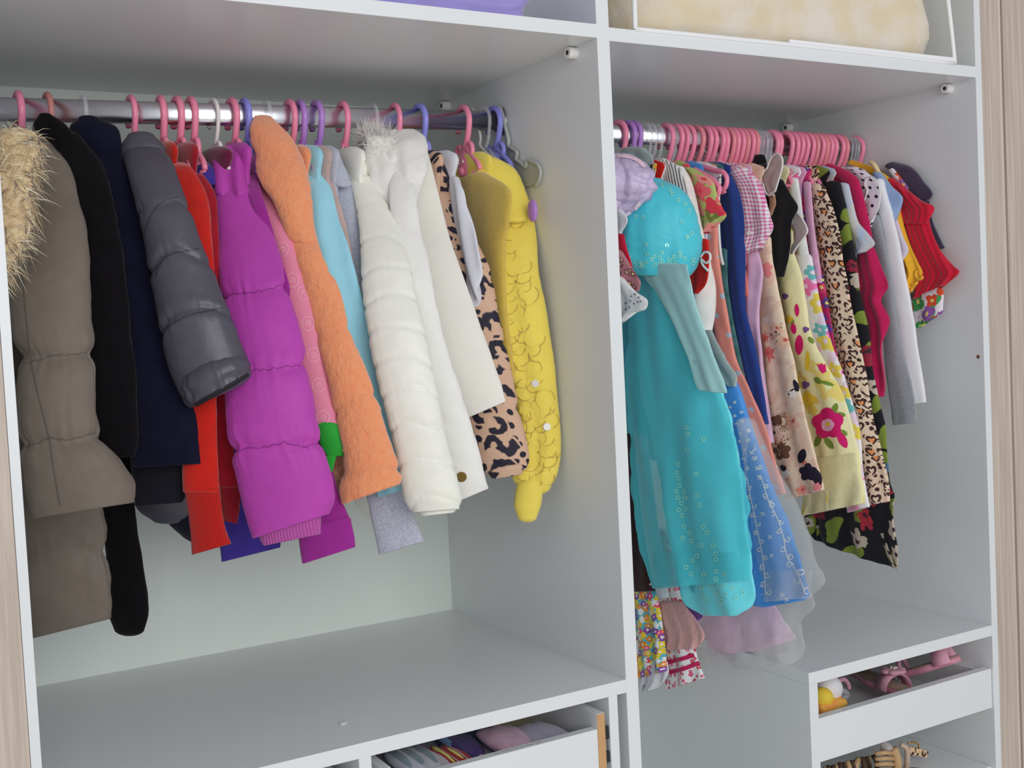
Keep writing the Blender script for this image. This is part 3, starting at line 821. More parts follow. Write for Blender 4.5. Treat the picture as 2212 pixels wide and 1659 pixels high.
trace(t, 'body', [(200, 280, 330), (190, 340, 450), (210, 400, 800), (240, 420, 990)], m, y=0.30, ratio=0.22, rings=30)

# 4 shiny grey puffer
m = cloth('shiny_grey_nylon', (80, 77, 88), 0.40, 0.0, 1400, 0.05, 0.12, 20, 0.05, spec=0.55, g=1.0)
t = G('puffer_jacket', 'shiny dark grey padded jacket with an elasticated cuff', 'jacket', -0.62, 0.4)
trace(t, 'collar', [(272, 335, 296), (260, 350, 312), (264, 362, 345), (285, 376, 385)], m, y=0.22, ratio=0.5, lump=0.06, rings=24)
sl = trace(t, 'sleeve', [(268, 322, 335, 312), (270, 352, 366, 340), (284, 405, 386, 388), (302, 475, 412, 462), (317, 552, 441, 540), (330, 622, 467, 606), (345, 700, 494, 672), (362, 785, 522, 742), (385, 845, 538, 785), (401, 870, 541, 808)], m, y=(0.22, 0.14, 0.10, 0.08), ratio=0.62, seams=(452, 565, 688), sdepth=0.085, sw=0.0055, arch=0.022, wr=0.022, lump=0.014, rings=150, n=120)
bt = bvh(sl); mse = plain('grey_seam', (48, 45, 54), 0.5)
for q_ in ([(312, 507), (322, 474), (339, 447), (362, 430), (388, 426)], [(336, 599), (346, 572), (361, 553), (395, 543), (431, 537)], [(363, 708), (385, 692), (420, 678), (483, 665)]): strips(t, 'quilt_seam', bt, [zig(q_, 1.2)], mse, 1.8, 0.0008)
cf = trace(t, 'cuff', [(386, 842, 539, 786), (393, 858, 541, 800), (403, 873, 538, 816), (412, 880, 522, 832)], m, y=0.08, ratio=0.66, lump=0.04, rings=30, n=120, inner=0.8, seams=(828,), sdepth=0.05, sw=0.006, wr=0.06)
decals(t, 'cuff_opening_shade', bvh(cf, sl), [[(418, 872), (440, 858), (470, 842), (505, 822), (534, 806), (536, 811), (505, 832), (470, 852), (440, 868), (424, 876)]], plain('cuff_dark', (34, 30, 38), 0.5, 0.3, g=1.0), 0.002)  # flat dark patch painting the shade inside the cuff opening
trace(t, 'body', [(290, 350, 330), (270, 420, 450), (285, 430, 800), (292, 410, 1080), (300, 1105, 408, 1112), (330, 1124, 390, 1124)], m, y=0.29, ratio=0.28, lump=0.04, rings=40, end='round')

# 5 reds, indigo, maroon
def two_part(name, label, cat, x, m, mc, ssecs, csecs, ys, yc, ratio=0.45, hem=None, bw=0.012, by0=0.235, btop=0.85, **k):
    t = G(name, label, cat, x, 0.4)
    trace(t, 'sleeve', ssecs, m, ratio=ratio, rings=60, **(dict(y=ys) if ys else dict(x=x)), **k)
    if csecs: trace(t, 'cuff', csecs, mc, ratio=ratio, rings=24, lump=0.015, **(dict(y=yc) if yc else dict(x=x)))
    if hem: body(t, x, hem, m, th=bw, y0=by0, top=btop, sh=btop-0.03)
    return t
two_part('fleece_jacket', 'bright red fleece jacket with ribbed cuff', 'jacket', -0.595, cloth('red_fleece', (196, 30, 18), 0.9, 0.4, g=1.1, var=0.15), ribbed('red_rib', (190, 26, 16), 0.0035, g=1.1),
  [(366, 400, 352), (368, 414, 362), (376, 446, 420), (382, 457, 500), (392, 463, 600), (400, 466, 700), (404, 467, 800), (400, 468, 900), (394, 471, 1000), (396, 474, 1062)],
  [(398, 475, 1055), (407, 481, 1112), (411, 488, 1145), (414, 1197, 499, 1173)], (0.24, 0.17, 0.13, 0.12), 0.12, hem=0.45)
two_part('fleece_jacket', 'dark crimson jacket with ribbed cuff just right of the bright red one', 'jacket', -0.565, cloth('crimson_knit', (160, 16, 36), 0.9, 0.4, g=1.1, var=0.15), ribbed('crimson_rib', (150, 14, 34), 0.0035, g=1.1),
  [(412, 440, 378), (425, 464, 415), (432, 471, 480), (435, 474, 560), (438, 477, 650), (440, 482, 750), (444, 490, 900), (452, 510, 1000), (462, 517, 1052)],
  [(463, 517, 1045), (472, 519, 1085), (484, 1124, 513, 1130)], (0.24, 0.19, 0.17, 0.17), 0.17, hem=0.45)
t = G('fleece_pullover', 'indigo blue top whose hem shows below the red cuffs', 'top', -0.54, 0.33)
m = cloth('indigo_fleece', (66, 50, 150), 0.9, 0.4, g=1.1, var=0.12)
trace(t, 'collar', [(411, 440, 345), (408, 462, 362), (415, 470, 392)], m, x=-0.545, ratio=0.4, rings=14)
trace(t, 'sleeve', [(425, 470, 385), (430, 500, 500), (440, 545, 750), (452, 580, 1000), (466, 604, 1130), (478, 1213, 606, 1181)], m, y=0.27, ratio=0.12, rings=50)
t = G('cardigan', 'maroon garment with only its collar showing left of the magenta jacket', 'cardigan', -0.51, 0.5)
m = cloth('maroon', (100, 18, 58), 0.9, 0.3)
trace(t, 'collar', [(446, 462, 335), (434, 470, 352), (430, 476, 375)], m, x=-0.51, ratio=0.4, rings=12); body(t, -0.515, 0.6, m, y0=0.25, top=0.845, sh=0.815)
t = G('dress', 'dark midnight blue garment with a slanting hem below the grey lining', 'dress', -0.62, 0.3)
m = cloth('midnight', (24, 26, 46), 0.9, 0.3, g=1.0)
trace(t, 'body', [(330, 420, 700), (335, 430, 1000), (350, 440, 1090), (362, 1130, 440, 1165), (395, 1160, 440, 1185)], m, y=0.30, ratio=0.12, rings=30)

# 6 magenta puffer
m = cloth('magenta_nylon', (178, 62, 166), 0.6, 0.12, 1200, 0.08, 0.25, 14, 0.05, spec=0.35, g=1.15)
mc = ribbed('magenta_rib', (190, 88, 168), 0.0045, g=1.1)
t = G('puffer_jacket', 'bright magenta padded jacket with ribbed cuff in the middle of the left bay', 'jacket', -0.486, 0.3)
trace(t, 'collar', [(478, 516, 318), (463, 526, 335), (461, 530, 375), (466, 538, 415)], m, y=(0.27, 0.24), ratio=0.5, lump=0.05, rings=40, n=60, fold=0.006, ffreq=60, fgrow=0.6)
sl = trace(t, 'sleeve', [(466, 530, 380), (468, 552, 445), (470, 592, 512), (472, 611, 570), (482, 643, 614, 617), (487, 644, 695), (492, 657, 750), (495, 803, 656, 792), (487, 674, 850), (490, 685, 910), (500, 972, 693, 958), (511, 1035, 713, 1020), (527, 1100, 724, 1075), (546, 1162, 712, 1108)], m, y=(0.26, 0.17, 0.11, 0.09, 0.085, 0.085), ratio=0.42, seams=(631, 797, 965), sdepth=0.10, sw=0.007, wr=0.06, lump=0.015, rings=170, n=140)
bt = bvh(sl); mse = plain('magenta_seam', (128, 36, 118), 0.7)
for q_ in ([(486, 645), (510, 634), (545, 632), (580, 624), (608, 616)], [(503, 804), (540, 800), (580, 798), (630, 790), (650, 792)], [(510, 976), (545, 968), (580, 964), (617, 956), (650, 964), (686, 960)]):
    strips(t, 'quilt_seam', bt, [zig(q_, 3.0)], mse, 2.0, 0.0008)
trace(t, 'cuff', [(556, 1140, 693, 1102), (562, 1168, 694, 1130), (568, 1178, 693, 1152)], mc, y=0.085, ratio=0.40, rings=16, lump=0.03)
body(t, -0.486, 0.42, m)

# 7 plum
m = cloth('plum_fleece', (158, 40, 146), 0.85, 0.35, g=1.05, var=0.1)
t = two_part('fleece_jacket', 'plum purple jacket with a wide turned cuff behind the magenta puffer', 'jacket', -0.462, m, m,
  [(528, 556, 380), (532, 562, 405), (546, 574, 445), (566, 594, 512), (590, 650, 700), (620, 700, 900), (645, 728, 1050), (648, 746, 1100), (646, 1145, 757, 1122)],
  [(643, 1148, 758, 1120), (646, 1172, 763, 1148), (653, 1217, 768, 1180)], (0.26, 0.20, 0.17, 0.15, 0.14), 0.14, 0.3, hem=0.45, by0=0.262, btop=0.835)
trace(t, 'collar', [(529, 362, 546, 356), (531, 385, 560, 374), (534, 402, 556, 396)], m, x=-0.465, ratio=0.5, rings=12)

# 8 pink with green cuff
m = cloth('pink_softshell', (226, 134, 162), 0.55, 0.1, 1500, 0.05, 0.12, 10, 0.03, g=1.1, spec=0.3)
mg = cloth('green_cuff', (44, 168, 56), 0.7, 0.1, g=1.1)
t = G('raincoat', 'pink jacket with small circled letter print and green cuff', 'jacket', -0.43, 0.35)
trace(t, 'collar', [(553, 404, 574, 392), (552, 412, 580, 402)], mg, x=-0.43, ratio=0.5, rings=8)
sl = trace(t, 'sleeve', [(548, 576, 404), (556, 598, 432), (570, 612, 465), (586, 628, 505), (604, 645, 555), (612, 664, 620), (622, 683, 685), (638, 702, 768), (655, 718, 848), (672, 730, 900), (687, 924, 733, 920)], m, y=(0.26, 0.19, 0.15, 0.13), ratio=0.5, lump=0.008, rings=70)
trace(t, 'cuff', [(684, 732, 918), (686, 739, 940), (694, 748, 966), (706, 984, 742, 984)], mg, y=0.13, ratio=0.5, rings=20, lump=0.04)
trace(t, 'cuff_tab', [(704, 986, 728, 984), (708, 1003, 722, 1003), (714, 1018, 718, 1018)], mg, y=0.13, ratio=0.4, rings=12)
body(t, -0.43, 0.5, m, y0=0.245, top=0.83, sh=0.80)
bt = bvh(sl); mp = plain('pale_pink_print', (244, 172, 188), 0.5, 0.3, g=1.15)
for (u, v, rot) in [(610, 539, 0.2), (632, 606, 0.3), (655, 634, -0.5), (665, 699, 0.05), (677, 767, 1.5), (688, 832, -0.8), (698, 902, 0.6)]:
    lines = [[(u+13*math.cos(a), v+15*math.sin(a)) for a in np.linspace(0, 6.4, 13)]]
    def rt_(px, py): return (u+px*math.cos(rot)-py*math.sin(rot), v+px*math.sin(rot)+py*math.cos(rot))
    for xx in (-5, 0, 5): lines.append([rt_(xx, 6), rt_(xx, -3)])
    lines.append([rt_(-5, -3), rt_(-2.5, -5.5), rt_(0, -3)]); lines.append([rt_(0, -3), rt_(2.5, -5.5), rt_(5, -3)])
    strips(t, 'letter_emblem', bt, lines, mp, 1.6, 0.0008)

# 9 orange plush
m = plush('orange_plush', (234, 146, 104), (226, 134, 92), 90)
t = G('plush_jacket', 'orange plush hooded jacket', 'jacket', -0.395, 0.35)
hd = trace(t, 'hood', [(548, 588, 254), (540, 606, 272), (542, 632, 300), (552, 650, 335), (555, 660, 365), (566, 668, 395), (584, 674, 430), (602, 676, 470), (622, 682, 512)], m, y=(0.27, 0.22, 0.18), ratio=0.6, lump=0.07, rings=44, end='round')
sl = trace(t, 'sleeve', [(592, 395, 666, 385), (600, 445, 673, 440), (622, 500, 682, 500), (640, 558, 697, 552), (664, 655, 737, 636), (684, 724, 753, 708), (700, 795, 782, 775), (722, 884, 810, 852), (736, 945, 836, 932), (742, 995, 856, 990), (734, 1052, 867, 1030), (738, 1088, 864, 1044)], m, y=(0.25, 0.17, 0.12, 0.10, 0.10), ratio=0.5, seams=(585, 716, 868, 1012), sdepth=0.10, sw=0.006, arch=0.008, lump=0.03, rings=110, n=56)
fur(t, 'pile', [hd, sl], 9000, 0.0075, m, 0.0006, (0, 0, -0.7), 5, 0.5)
ml = plush('brown_fur', (186, 140, 110), (120, 75, 55), 120)
li = trace(t, 'lining', [(712, 742, 985), (708, 744, 1020), (716, 742, 1062)], ml, y=0.16, ratio=0.5, rings=14)
fur(t, 'lining_fur', [li], 500, 0.014, ml, 0.0008, (0, 0, -1), 6, 0.5)
body(t, -0.392, 0.48, m)

# 10 light blue
m = cloth('light_blue_fleece', (150, 208, 226), 0.9, 0.4, 700, 0.3, 0.2, 12, 0.08, g=1.15)
t = G('fleece_jacket', 'light blue fleece jacket right of the orange plush one', 'jacket', -0.365, 0.35)
trace(t, 'collar', [(648, 662, 310), (646, 672, 325), (652, 678, 350), (660, 682, 375)], m, x=-0.372, ratio=0.5, rings=18)
trace(t, 'sleeve', [(664, 694, 370), (662, 714, 408), (665, 734, 480), (672, 758, 550), (690, 777, 620), (715, 795, 700), (742, 809, 775), (768, 828, 855), (792, 850, 945), (802, 864, 1000), (814, 1074, 873, 1056)], m, y=(0.26, 0.2, 0.17, 0.155, 0.15), ratio=0.35, fold=0.006, ffreq=45, fgrow=0.8, rings=70)
body(t, -0.373, 0.5, m)
# 11 beige
m = cloth('beige_pink_knit', (196, 170, 164), 0.9, 0.3, g=1.05)
t = G('cardigan', 'beige pink knit cardigan, a thin strip beside the light blue fleece', 'cardigan', -0.347, 0.45)
trace(t, 'sleeve', [(676, 694, 358), (690, 717, 385), (702, 729, 420), (720, 746, 478), (736, 757, 530), (752, 776, 640), (765, 790, 740)], m, y=(0.27, 0.22, 0.2), ratio=0.4, rings=30); body(t, -0.358, 0.5, m)
# 12 grey
m = heather('heather_grey', (152, 156, 170), (176, 180, 192)); mk = heather('grey_rib_knit', (150, 153, 168), (182, 184, 196))
t = G('sweatshirt', 'heather grey hooded sweatshirt whose cuff hangs below the cream jacket', 'sweatshirt', -0.325, 0.3)
trace(t, 'hood', [(692, 716, 322), (684, 736, 340), (700, 748, 365), (716, 758, 395)], m, y=(0.28, 0.24), ratio=0.6, lump=0.10, rings=24)
trace(t, 'sleeve', [(716, 752, 380), (728, 768, 430), (742, 779, 495), (752, 790, 600), (768, 815, 750), (780, 836, 900), (786, 862, 1030), (796, 1085, 873, 1062)], m, y=(0.27, 0.22, 0.19, 0.18), ratio=0.4, lump=0.06, rings=60)
trace(t, 'cuff', [(794, 1078, 872, 1054), (804, 1130, 893, 1108), (819, 1197, 917, 1168)], mk, y=0.18, ratio=0.3, rings=20, lump=0.015)
body(t, -0.345, 0.5, m)

# 13 cream quilted puffer
m = cloth('cream_satin', (230, 227, 216), 0.45, 0.1, 1500, 0.05, 0.15, 24, 0.03, spec=0.45, g=1.2)
t = G('quilted_jacket', 'cream satin quilted jacket with many stitched bands', 'jacket', -0.30, 0.3)
body(t, -0.301, 0.45, m)
trace(t, 'collar', [(738, 768, 320), (730, 782, 336), (744, 796, 362), (762, 806, 392)], m, y=(0.29, 0.26), ratio=0.5, lump=0.08, rings=26, n=60, seams=(345, 372), sdepth=0.06, sw=0.005, wr=0.03)
SEAM = (447, 520, 585, 650, 715, 783, 850, 922, 1003, 1088)
sl = trace(t, 'sleeve', [(756, 392, 800, 382), (770, 455, 838, 445), (778, 520, 865, 512), (780, 580, 886, 570), (785, 650, 900, 642), (794, 712, 916, 706), (804, 772, 929, 766), (819, 838, 942, 832), (837, 908, 956, 902), (853, 972, 970, 968), (865, 1032, 986, 1028), (873, 1078, 997, 1072), (888, 1106, 994, 1098)], m, y=(0.25, 0.16, 0.11, 0.09, 0.085, 0.085), ratio=0.5, seams=SEAM, sdepth=0.05, sw=0.0045, arch=0.02, wr=0.012, lump=0.010, rings=220, n=120)
bt = bvh(sl); dash = []
for sv in SEAM[1:9]:
    uL = np.interp(sv, [450, 520, 580, 650, 710, 770, 835, 905, 970, 1030], [772, 778, 780, 785, 794, 804, 819, 837, 853, 865]); uR = np.interp(sv, [450, 512, 570, 642, 706, 766, 832, 902, 968, 1028], [840, 865, 886, 900, 916, 929, 942, 956, 970, 986])
    for q in np.linspace(0.12, 0.9, 20):
        uu = uL+(uR-uL)*q; vv = sv+14-26*math.sin(math.pi*min(1.0, q*0.9+0.05))*1.0+6
        dash.append([(uu, vv-3.5), (uu+0.8, vv), (uu+0.4, vv+3.5)])
strips(t, 'quilting_stitches', bt, dash, plain('cream_stitch', (250, 247, 238), 0.7, 0.2, g=1.1), 1.6, 0.0006, kind='stuff')
trace(t, 'cuff_hem', [(905, 1104, 990, 1098), (910, 1114, 982, 1106)], m, y=0.085, ratio=0.5, rings=8, lump=0.05)
trace(t, 'body', [(735, 790, 420), (745, 830, 700), (755, 850, 950), (762, 850, 1070), (775, 1100, 850, 1110), (790, 1116, 840, 1120)], m, y=0.32, ratio=0.10, rings=30, end='round')

# 14 white fur-hood coat
m = cloth('white_quilt', (228, 227, 222), 0.6, 0.2, 1100, 0.1, 0.25, 26, 0.03, g=1.15)
mw = plush('white_fur', (240, 236, 226), (222, 214, 200), 120)
t = G('quilted_coat', 'white coat with fluffy fur hood and brass snap', 'coat', -0.25, 0.3)
hd = trace(t, 'hood', [(820, 288, 898, 281), (796, 305, 918, 298), (788, 340, 926, 332), (796, 380, 926, 368), (815, 430, 905, 420), (835, 480, 895, 470)], m, y=(0.28, 0.25, 0.22, 0.2), ratio=0.4, lump=0.05, rings=50, n=80, fold=0.006, ffreq=55, fgrow=0.8)
ft = trace(t, 'fur_trim', [(776, 802, 310), (780, 830, 292), (792, 850, 300), (790, 836, 345)], mw, x=-0.262, ratio=0.6, lump=0.1, rings=18, end='round')
fur(t, 'fur', [ft], 3200, 0.030, mw, 0.0005, (0, 0, 0.5), 7, 0.8)
sl = trace(t, 'sleeve', [(858, 880, 342), (846, 890, 372), (840, 899, 425), (850, 909, 498), (862, 926, 560), (875, 937, 630), (888, 953, 700), (902, 971, 770), (918, 997, 850), (935, 1019, 918), (950, 1038, 985), (964, 1050, 1040), (985, 1084, 1055, 1054)], m, y=(0.24, 0.18, 0.13, 0.115, 0.11, 0.11), ratio=0.42, lump=0.02, rings=110, n=80, seams=(470, 545, 610, 680, 750, 820, 890, 965), sdepth=0.035, sw=0.006, arch=-0.05)
bt = bvh(sl)
h, nr = hit(bt, 997, 1030)
if h is not None:
    ax = nr/np.linalg.norm(nr); tube('snap', [h-ax*0.002, h+ax*0.0022], [0.0085, 0.0078], M_BRASS, t, 20)
body(t, -0.248, 0.45, m)
# 15 felt coat
m = cloth('white_felt', (222, 219, 210), 0.95, 0.4, 500, 0.5, 0.12, 12, 0.04, g=1.22)
t = G('felt_coat', 'off-white felt coat with wide straight sleeve', 'coat', -0.21, 0.35)
trace(t, 'collar', [(862, 914, 308), (870, 926, 330), (882, 938, 372), (890, 944, 415), (898, 948, 455)], m, y=(0.27, 0.245), ratio=0.35, rings=26)
trace(t, 'sleeve', [(876, 928, 340), (884, 947, 417), (892, 968, 500), (905, 986, 556), (918, 1013, 630), (932, 1037, 700), (950, 1062, 770), (974, 1085, 836), (1008, 902, 1092, 866)], m, y=(0.25, 0.19, 0.145, 0.125), ratio=0.25, lump=0.01, rings=60)
body(t, -0.209, 0.45, m)
# 16 leopard jacket
m = leopard('leopard_print', (192, 158, 134), (30, 25, 42), 25)
t = G('padded_jacket', 'padded leopard print jacket beside the yellow cardigan', 'jacket', -0.165, 0.33)
trace(t, 'collar', [(932, 966, 337), (928, 974, 352), (934, 977, 385), (938, 985, 430), (946, 996, 480)], m, y=(0.27, 0.235), ratio=0.5, rings=24)
trace(t, 'sleeve', [(934, 980, 420), (945, 1000, 470), (955, 1032, 525), (968, 1056, 578), (980, 1071, 645), (990, 1090, 737), (998, 1108, 815), (1008, 890, 1118, 880), (1022, 1136, 945), (1042, 1012, 1144, 994), (1056, 1028, 1138, 1012)], m, y=(0.24, 0.19, 0.16, 0.145), ratio=0.42, seams=(608, 735, 885), sdepth=0.09, sw=0.007, wr=0.03, lump=0.02, rings=130, n=110)
trace(t, 'cuff', [(1052, 1020, 1138, 1008), (1062, 1034, 1126, 1024)], m, y=0.145, ratio=0.45, lump=0.08, rings=10)
body(t, -0.163, 0.45, m)
# 17 white jersey
m = cloth('white_jersey', (220, 220, 230), 0.8, 0.2, 1200, 0.1, 0.2, 14, 0.04, g=1.06)
t = G('jersey_shirt', 'thin white jersey top with a pointed drooping sleeve', 'top', -0.135, 0.5)
trace(t, 'sleeve', [(974, 990, 388), (970, 1000, 405), (972, 1008, 447), (971, 1022, 500), (976, 1033, 555), (990, 1038, 605), (1006, 1034, 638), (1017, 1026, 662)], m, x=-0.145, kind='slab', thick=0.008, fold=0.006, ffreq=60, fgrow=0.7, rings=50)
body(t, -0.135, 0.5, m)
# 18 yellow knit cardigan + petal jacket
m = cloth('mustard_knit', (212, 182, 80), 0.9, 0.5, 500, 0.5, 0.2, 20, 0.1, g=1.05)
my = cloth('yellow_knit', (240, 210, 92), 0.8, 0.3, 900, 0.2, 0.25, 16, 0.06, g=1.15)
mb = plain('petal_stitch', (190, 156, 84), 0.8, 0.2, g=1.05)
t = G('cardigan', 'yellow cardigan covered in petal shapes with a plain ribbed cuff', 'cardigan', -0.075, 0.3)
trace(t, 'knit_front', [(1000, 392, 1045, 372), (1002, 420, 1100, 410), (1014, 470, 1100, 470), (1026, 520, 1090, 520), (1034, 580, 1088, 580), (1050, 700, 1095, 700), (1070, 820, 1110, 820)], m, x=-0.085, kind='slab', thick=0.012, rings=40, lump=0.02)
trace(t, 'collar', [(1030, 352, 1075, 342), (1028, 372, 1110, 362), (1046, 398, 1126, 392), (1068, 430, 1138, 428), (1074, 470, 1146, 468)], my, y=(0.25, 0.2), ratio=0.4, rings=30, lump=0.05)
sl = trace(t, 'sleeve', [(1078, 385, 1122, 378), (1082, 440, 1144, 436), (1070, 512, 1159, 508), (1066, 582, 1163, 580), (1068, 650, 1177, 650), (1080, 720, 1188, 720), (1097, 790, 1198, 790), (1111, 860, 1205, 860), (1122, 920, 1210, 920), (1120, 985, 1211, 985), (1108, 1030, 1202, 1028), (1122, 1056, 1190, 1052)], my, y=(0.24, 0.2, 0.175, 0.165, 0.16), ratio=0.45, lump=0.02, fold=0.004, ffreq=50, rings=90, end='round')
trace(t, 'cuff', [(1116, 1176, 1045), (1112, 1172, 1070), (1110, 1168, 1093), (1118, 1160, 1116)], my, y=0.16, ratio=0.6, rings=20, end='round', lump=0.01)
bt = bvh(sl); pts = []; r = np.random.default_rng(11)
petals, arcs = [], []
for v in np.arange(440, 1050, 22):
    for u in np.arange(1068, 1215, 27):
        uu = u+r.uniform(-8, 8)+(11 if int(v/17) % 2 else 0); vv = v+r.uniform(-6, 6)
        if uu < np.interp(v, [440, 600, 800, 1050], [1095, 1078, 1108, 1116]) or uu > np.interp(v, [440, 600, 1000], [1112, 1134, 1205]): continue
        rad = r.uniform(15, 24); ro = r.uniform(-0.6, 0.6)
        petals.append([(uu+rad*(0.9+0.1*math.cos(5*a))*math.cos(a+ro), vv+rad*(0.95+0.12*math.cos(3*a+1))*math.sin(a+ro)) for a in np.linspace(0, 6.28, 16, endpoint=False)])
        a0 = r.uniform(-1.2, 1.4); arcs.append([(uu+rad*math.cos(a)*r.uniform(0.92, 1.06), vv+rad*math.sin(a)) for a in np.linspace(a0, a0+r.uniform(1.0, 2.4), 6)])
for i, p in enumerate(petals):
    decals(t, 'petal', bt, [p], my, 0.0012+0.0005*(i % 4), rings_=2)
strips(t, 'petal_edges', bt, arcs, mb, 1.1, 0.0032, kind='stuff')
for (u, v) in [(1181, 922), (1157, 828)]:
    h, nr = hit(bt, u, v)
    if h is not None: tube('button', [h-nr*0.001, h+nr*0.0035], [0.0068, 0.0062], M_PLW, t, 16)
body(t, -0.07, 0.42, my)
t = ell('hanger_knob', onx(1150, 455, -0.03), (0.006, 0.014, 0.019), M_PURP); tagit(t, 'purple rounded hanger tip sticking out behind the yellow cardigan', 'hanger')
# ------------------------------------------------------------------ clothes on the right rod
def slab(t, name, secs, m, x, th=0.009, fold=0.005, ff=45, rings=60, **k):
    return trace(t, name, secs, m, x=x, kind='slab', thick=th, fold=fold, ffreq=ff, rings=rings, n=k.pop('n', 56), **k)
def bodyR(t, x, hem, m, th=0.006): body(t, x, hem, m, y0=0.235, y1=0.42, top=0.850, sh=0.824, th=th, fold=0.003)
def hemz(u, v, x): return onx(u, v, x)[2]

M_RIB = plain('crimson_ribbon', (196, 26, 88), 0.4, 0.5, g=1.1)
M_LACE = cloth('white_lace', (228, 228, 234), 0.9, 0.2, 400, 0.6, g=1.1)
# dark brown garment behind the divider
m = cloth('dark_brown', (52, 28, 28), 0.9, 0.3)
t = G('dress', 'dark brown garment, a dark strip low beside the divider', 'dress', 0.075, 0.1)
slab(t, 'skirt', [(1345, 1380, 900), (1352, 1390, 1000), (1358, 1405, 1100), (1362, 1415, 1180), (1366, 1418, 1250), (1370, 1420, 1275)], m, 0.275, 0.010); bodyR(t, 0.268, 0.4, m)
# eyelet sleeve dress
m = cloth('white_eyelet', (236, 237, 244), 0.85, 0.2, g=1.15)
t = G('eyelet_dress', 'white eyelet dress sleeve sticking out past the divider', 'dress', 0.095, 0.5)
sl = slab(t, 'sleeve', [(1330, 596, 1350, 606), (1330, 615, 1372, 630), (1330, 645, 1398, 650), (1332, 665, 1393, 668), (1336, 685, 1372, 676), (1342, 697, 1352, 693)], m, 0.095, 0.006, 0.003, 60)
bt = bvh(sl); decals(t, 'eyelet_holes', bt, [circ(u, v, 2.2, 8) for u, v in [(1364, 640), (1372, 636), (1380, 643), (1362, 650), (1370, 656), (1378, 652), (1352, 655), (1353, 668), (1360, 664), (1384, 651)]], plain('eyelet_shadow', (120, 122, 135), 0.9), 0.0008, kind='stuff')
bodyR(t, 0.095, 0.45, m)
m = floral('mauve_print', (168, 112, 118), [(120, 70, 80), (140, 85, 95)], 60, 4, 0.4)
t = G('print_dress', 'dusty mauve print sleeve above the white eyelet sleeve', 'dress', 0.108, 0.5)
slab(t, 'sleeve', [(1328, 540, 1345, 548), (1330, 570, 1364, 580), (1334, 600, 1384, 612), (1345, 622, 1378, 629)], m, 0.108, 0.006, 0.003); bodyR(t, 0.108, 0.5, m)
m = cloth('red_satin', (206, 30, 62), 0.5, 0.1, g=1.1)
t = G('red_dress', 'red ribbon strap beside the divider under the lilac ruffles', 'dress', 0.122, 0.5)
slab(t, 'strap', [(1326, 1348, 508), (1330, 1352, 530), (1338, 1360, 555), (1354, 1366, 577)], m, 0.122, 0.004, 0.0); bodyR(t, 0.122, 0.6, m)
# colourful print dress low at the divider
m = floral('rainbow_print', (84, 168, 182), [(226, 70, 110), (240, 190, 50), (130, 70, 150), (235, 130, 40), (240, 240, 240)], 75, 5, 0.55, (250, 250, 250), (240, 200, 60), 45, 0.5)
t = G('print_dress', 'rainbow floral print dress hem with white lace beside the divider', 'dress', 0.14, -0.03)
slab(t, 'ruffle', [(1366, 1246, 1408, 1240), (1366, 1262, 1414, 1262)], M_LACE, 0.276, 0.008, 0.004, 70, rings=10)
slab(t, 'skirt', [(1366, 1412, 1250), (1368, 1422, 1300), (1372, 1432, 1350), (1376, 1440, 1410), (1380, 1463, 1442, 1448)], m, 0.283, 0.012, 0.010, 45)
slab(t, 'lace_hem', [(1378, 1443, 1430), (1382, 1470, 1443, 1460), (1386, 1496, 1415, 1488)], M_LACE, 0.285, 0.009, 0.006, 70, rings=16); bodyR(t, 0.278, 0.3, m)
# white dress with red flowers, pink lace and ribbons
m = floral('tiny_red_flowers', (238, 232, 236), [(200, 40, 90), (220, 110, 140), (190, 40, 70)], 70, 5, 0.30, (240, 200, 200), None)
mp = plush('pink_lace', (240, 176, 172), (222, 140, 142), 260)
t = G('ruffled_dress', 'white dress with tiny red flowers, pink lace ruffle and two ribbons', 'dress', 0.19, 0.0)
sk = slab(t, 'skirt', [(1400, 1448, 1150), (1412, 1462, 1250), (1420, 1480, 1320), (1428, 1496, 1360), (1432, 1500, 1400), (1438, 1508, 1430), (1440, 1488, 1520, 1464)], m, 0.302, 0.010, 0.006, 40)
slab(t, 'lace_ruffle', [(1426, 1304, 1474, 1302), (1424, 1336, 1500, 1335), (1428, 1370, 1524, 1372), (1434, 1404, 1508, 1398)], mp, 0.294, 0.007, 0.003, 90)
bt = bvh(sk); strips(t, 'ribbon', bt, [[(1440, 1431), (1470, 1424), (1506, 1413)]], M_RIB, 9, 0.0016); strips(t, 'ribbon', bt, [[(1441, 1453), (1472, 1446), (1510, 1432)]], M_RIB, 9, 0.0016)
bodyR(t, 0.298, 0.3, m)
# lilac satin
m = cloth('lilac_satin', (196, 180, 212), 0.35, 0.1, 1500, 0.03, 0.6, 30, 0.05, spec=0.6, g=1.15)
t = G('satin_dress', 'lilac satin dress with ruffled sleeve at the left end of the right rod', 'dress', 0.16, 0.5)
sl = trace(t, 'ruffled_sleeve', [(1320, 1372, 338), (1312, 1398, 356), (1308, 1417, 378), (1308, 1418, 398), (1312, 1402, 428), (1318, 1384, 442), (1326, 1356, 468)], m, x=0.16, ratio=0.5, lump=0.12, fold=0.007, ffreq=60, fgrow=0.8, rings=60, n=72, seams=(362, 388, 418, 440), sdepth=0.16, sw=0.007, wr=0.11)
bt = bvh(sl)
strips(t, 'pink_ribbon', bt, [[(1334, 338), (1355, 340), (1380, 350), (1392, 362)]], plain('pink_ribbon', (236, 196, 210), 0.4, 0.5, g=1.15), 7, 0.002)
strips(t, 'pink_ribbon', bt, [[(1352, 462), (1370, 452), (1382, 436)]], plain('pink_ribbon', (240, 210, 222), 0.4, 0.5, g=1.15), 7, 0.002)
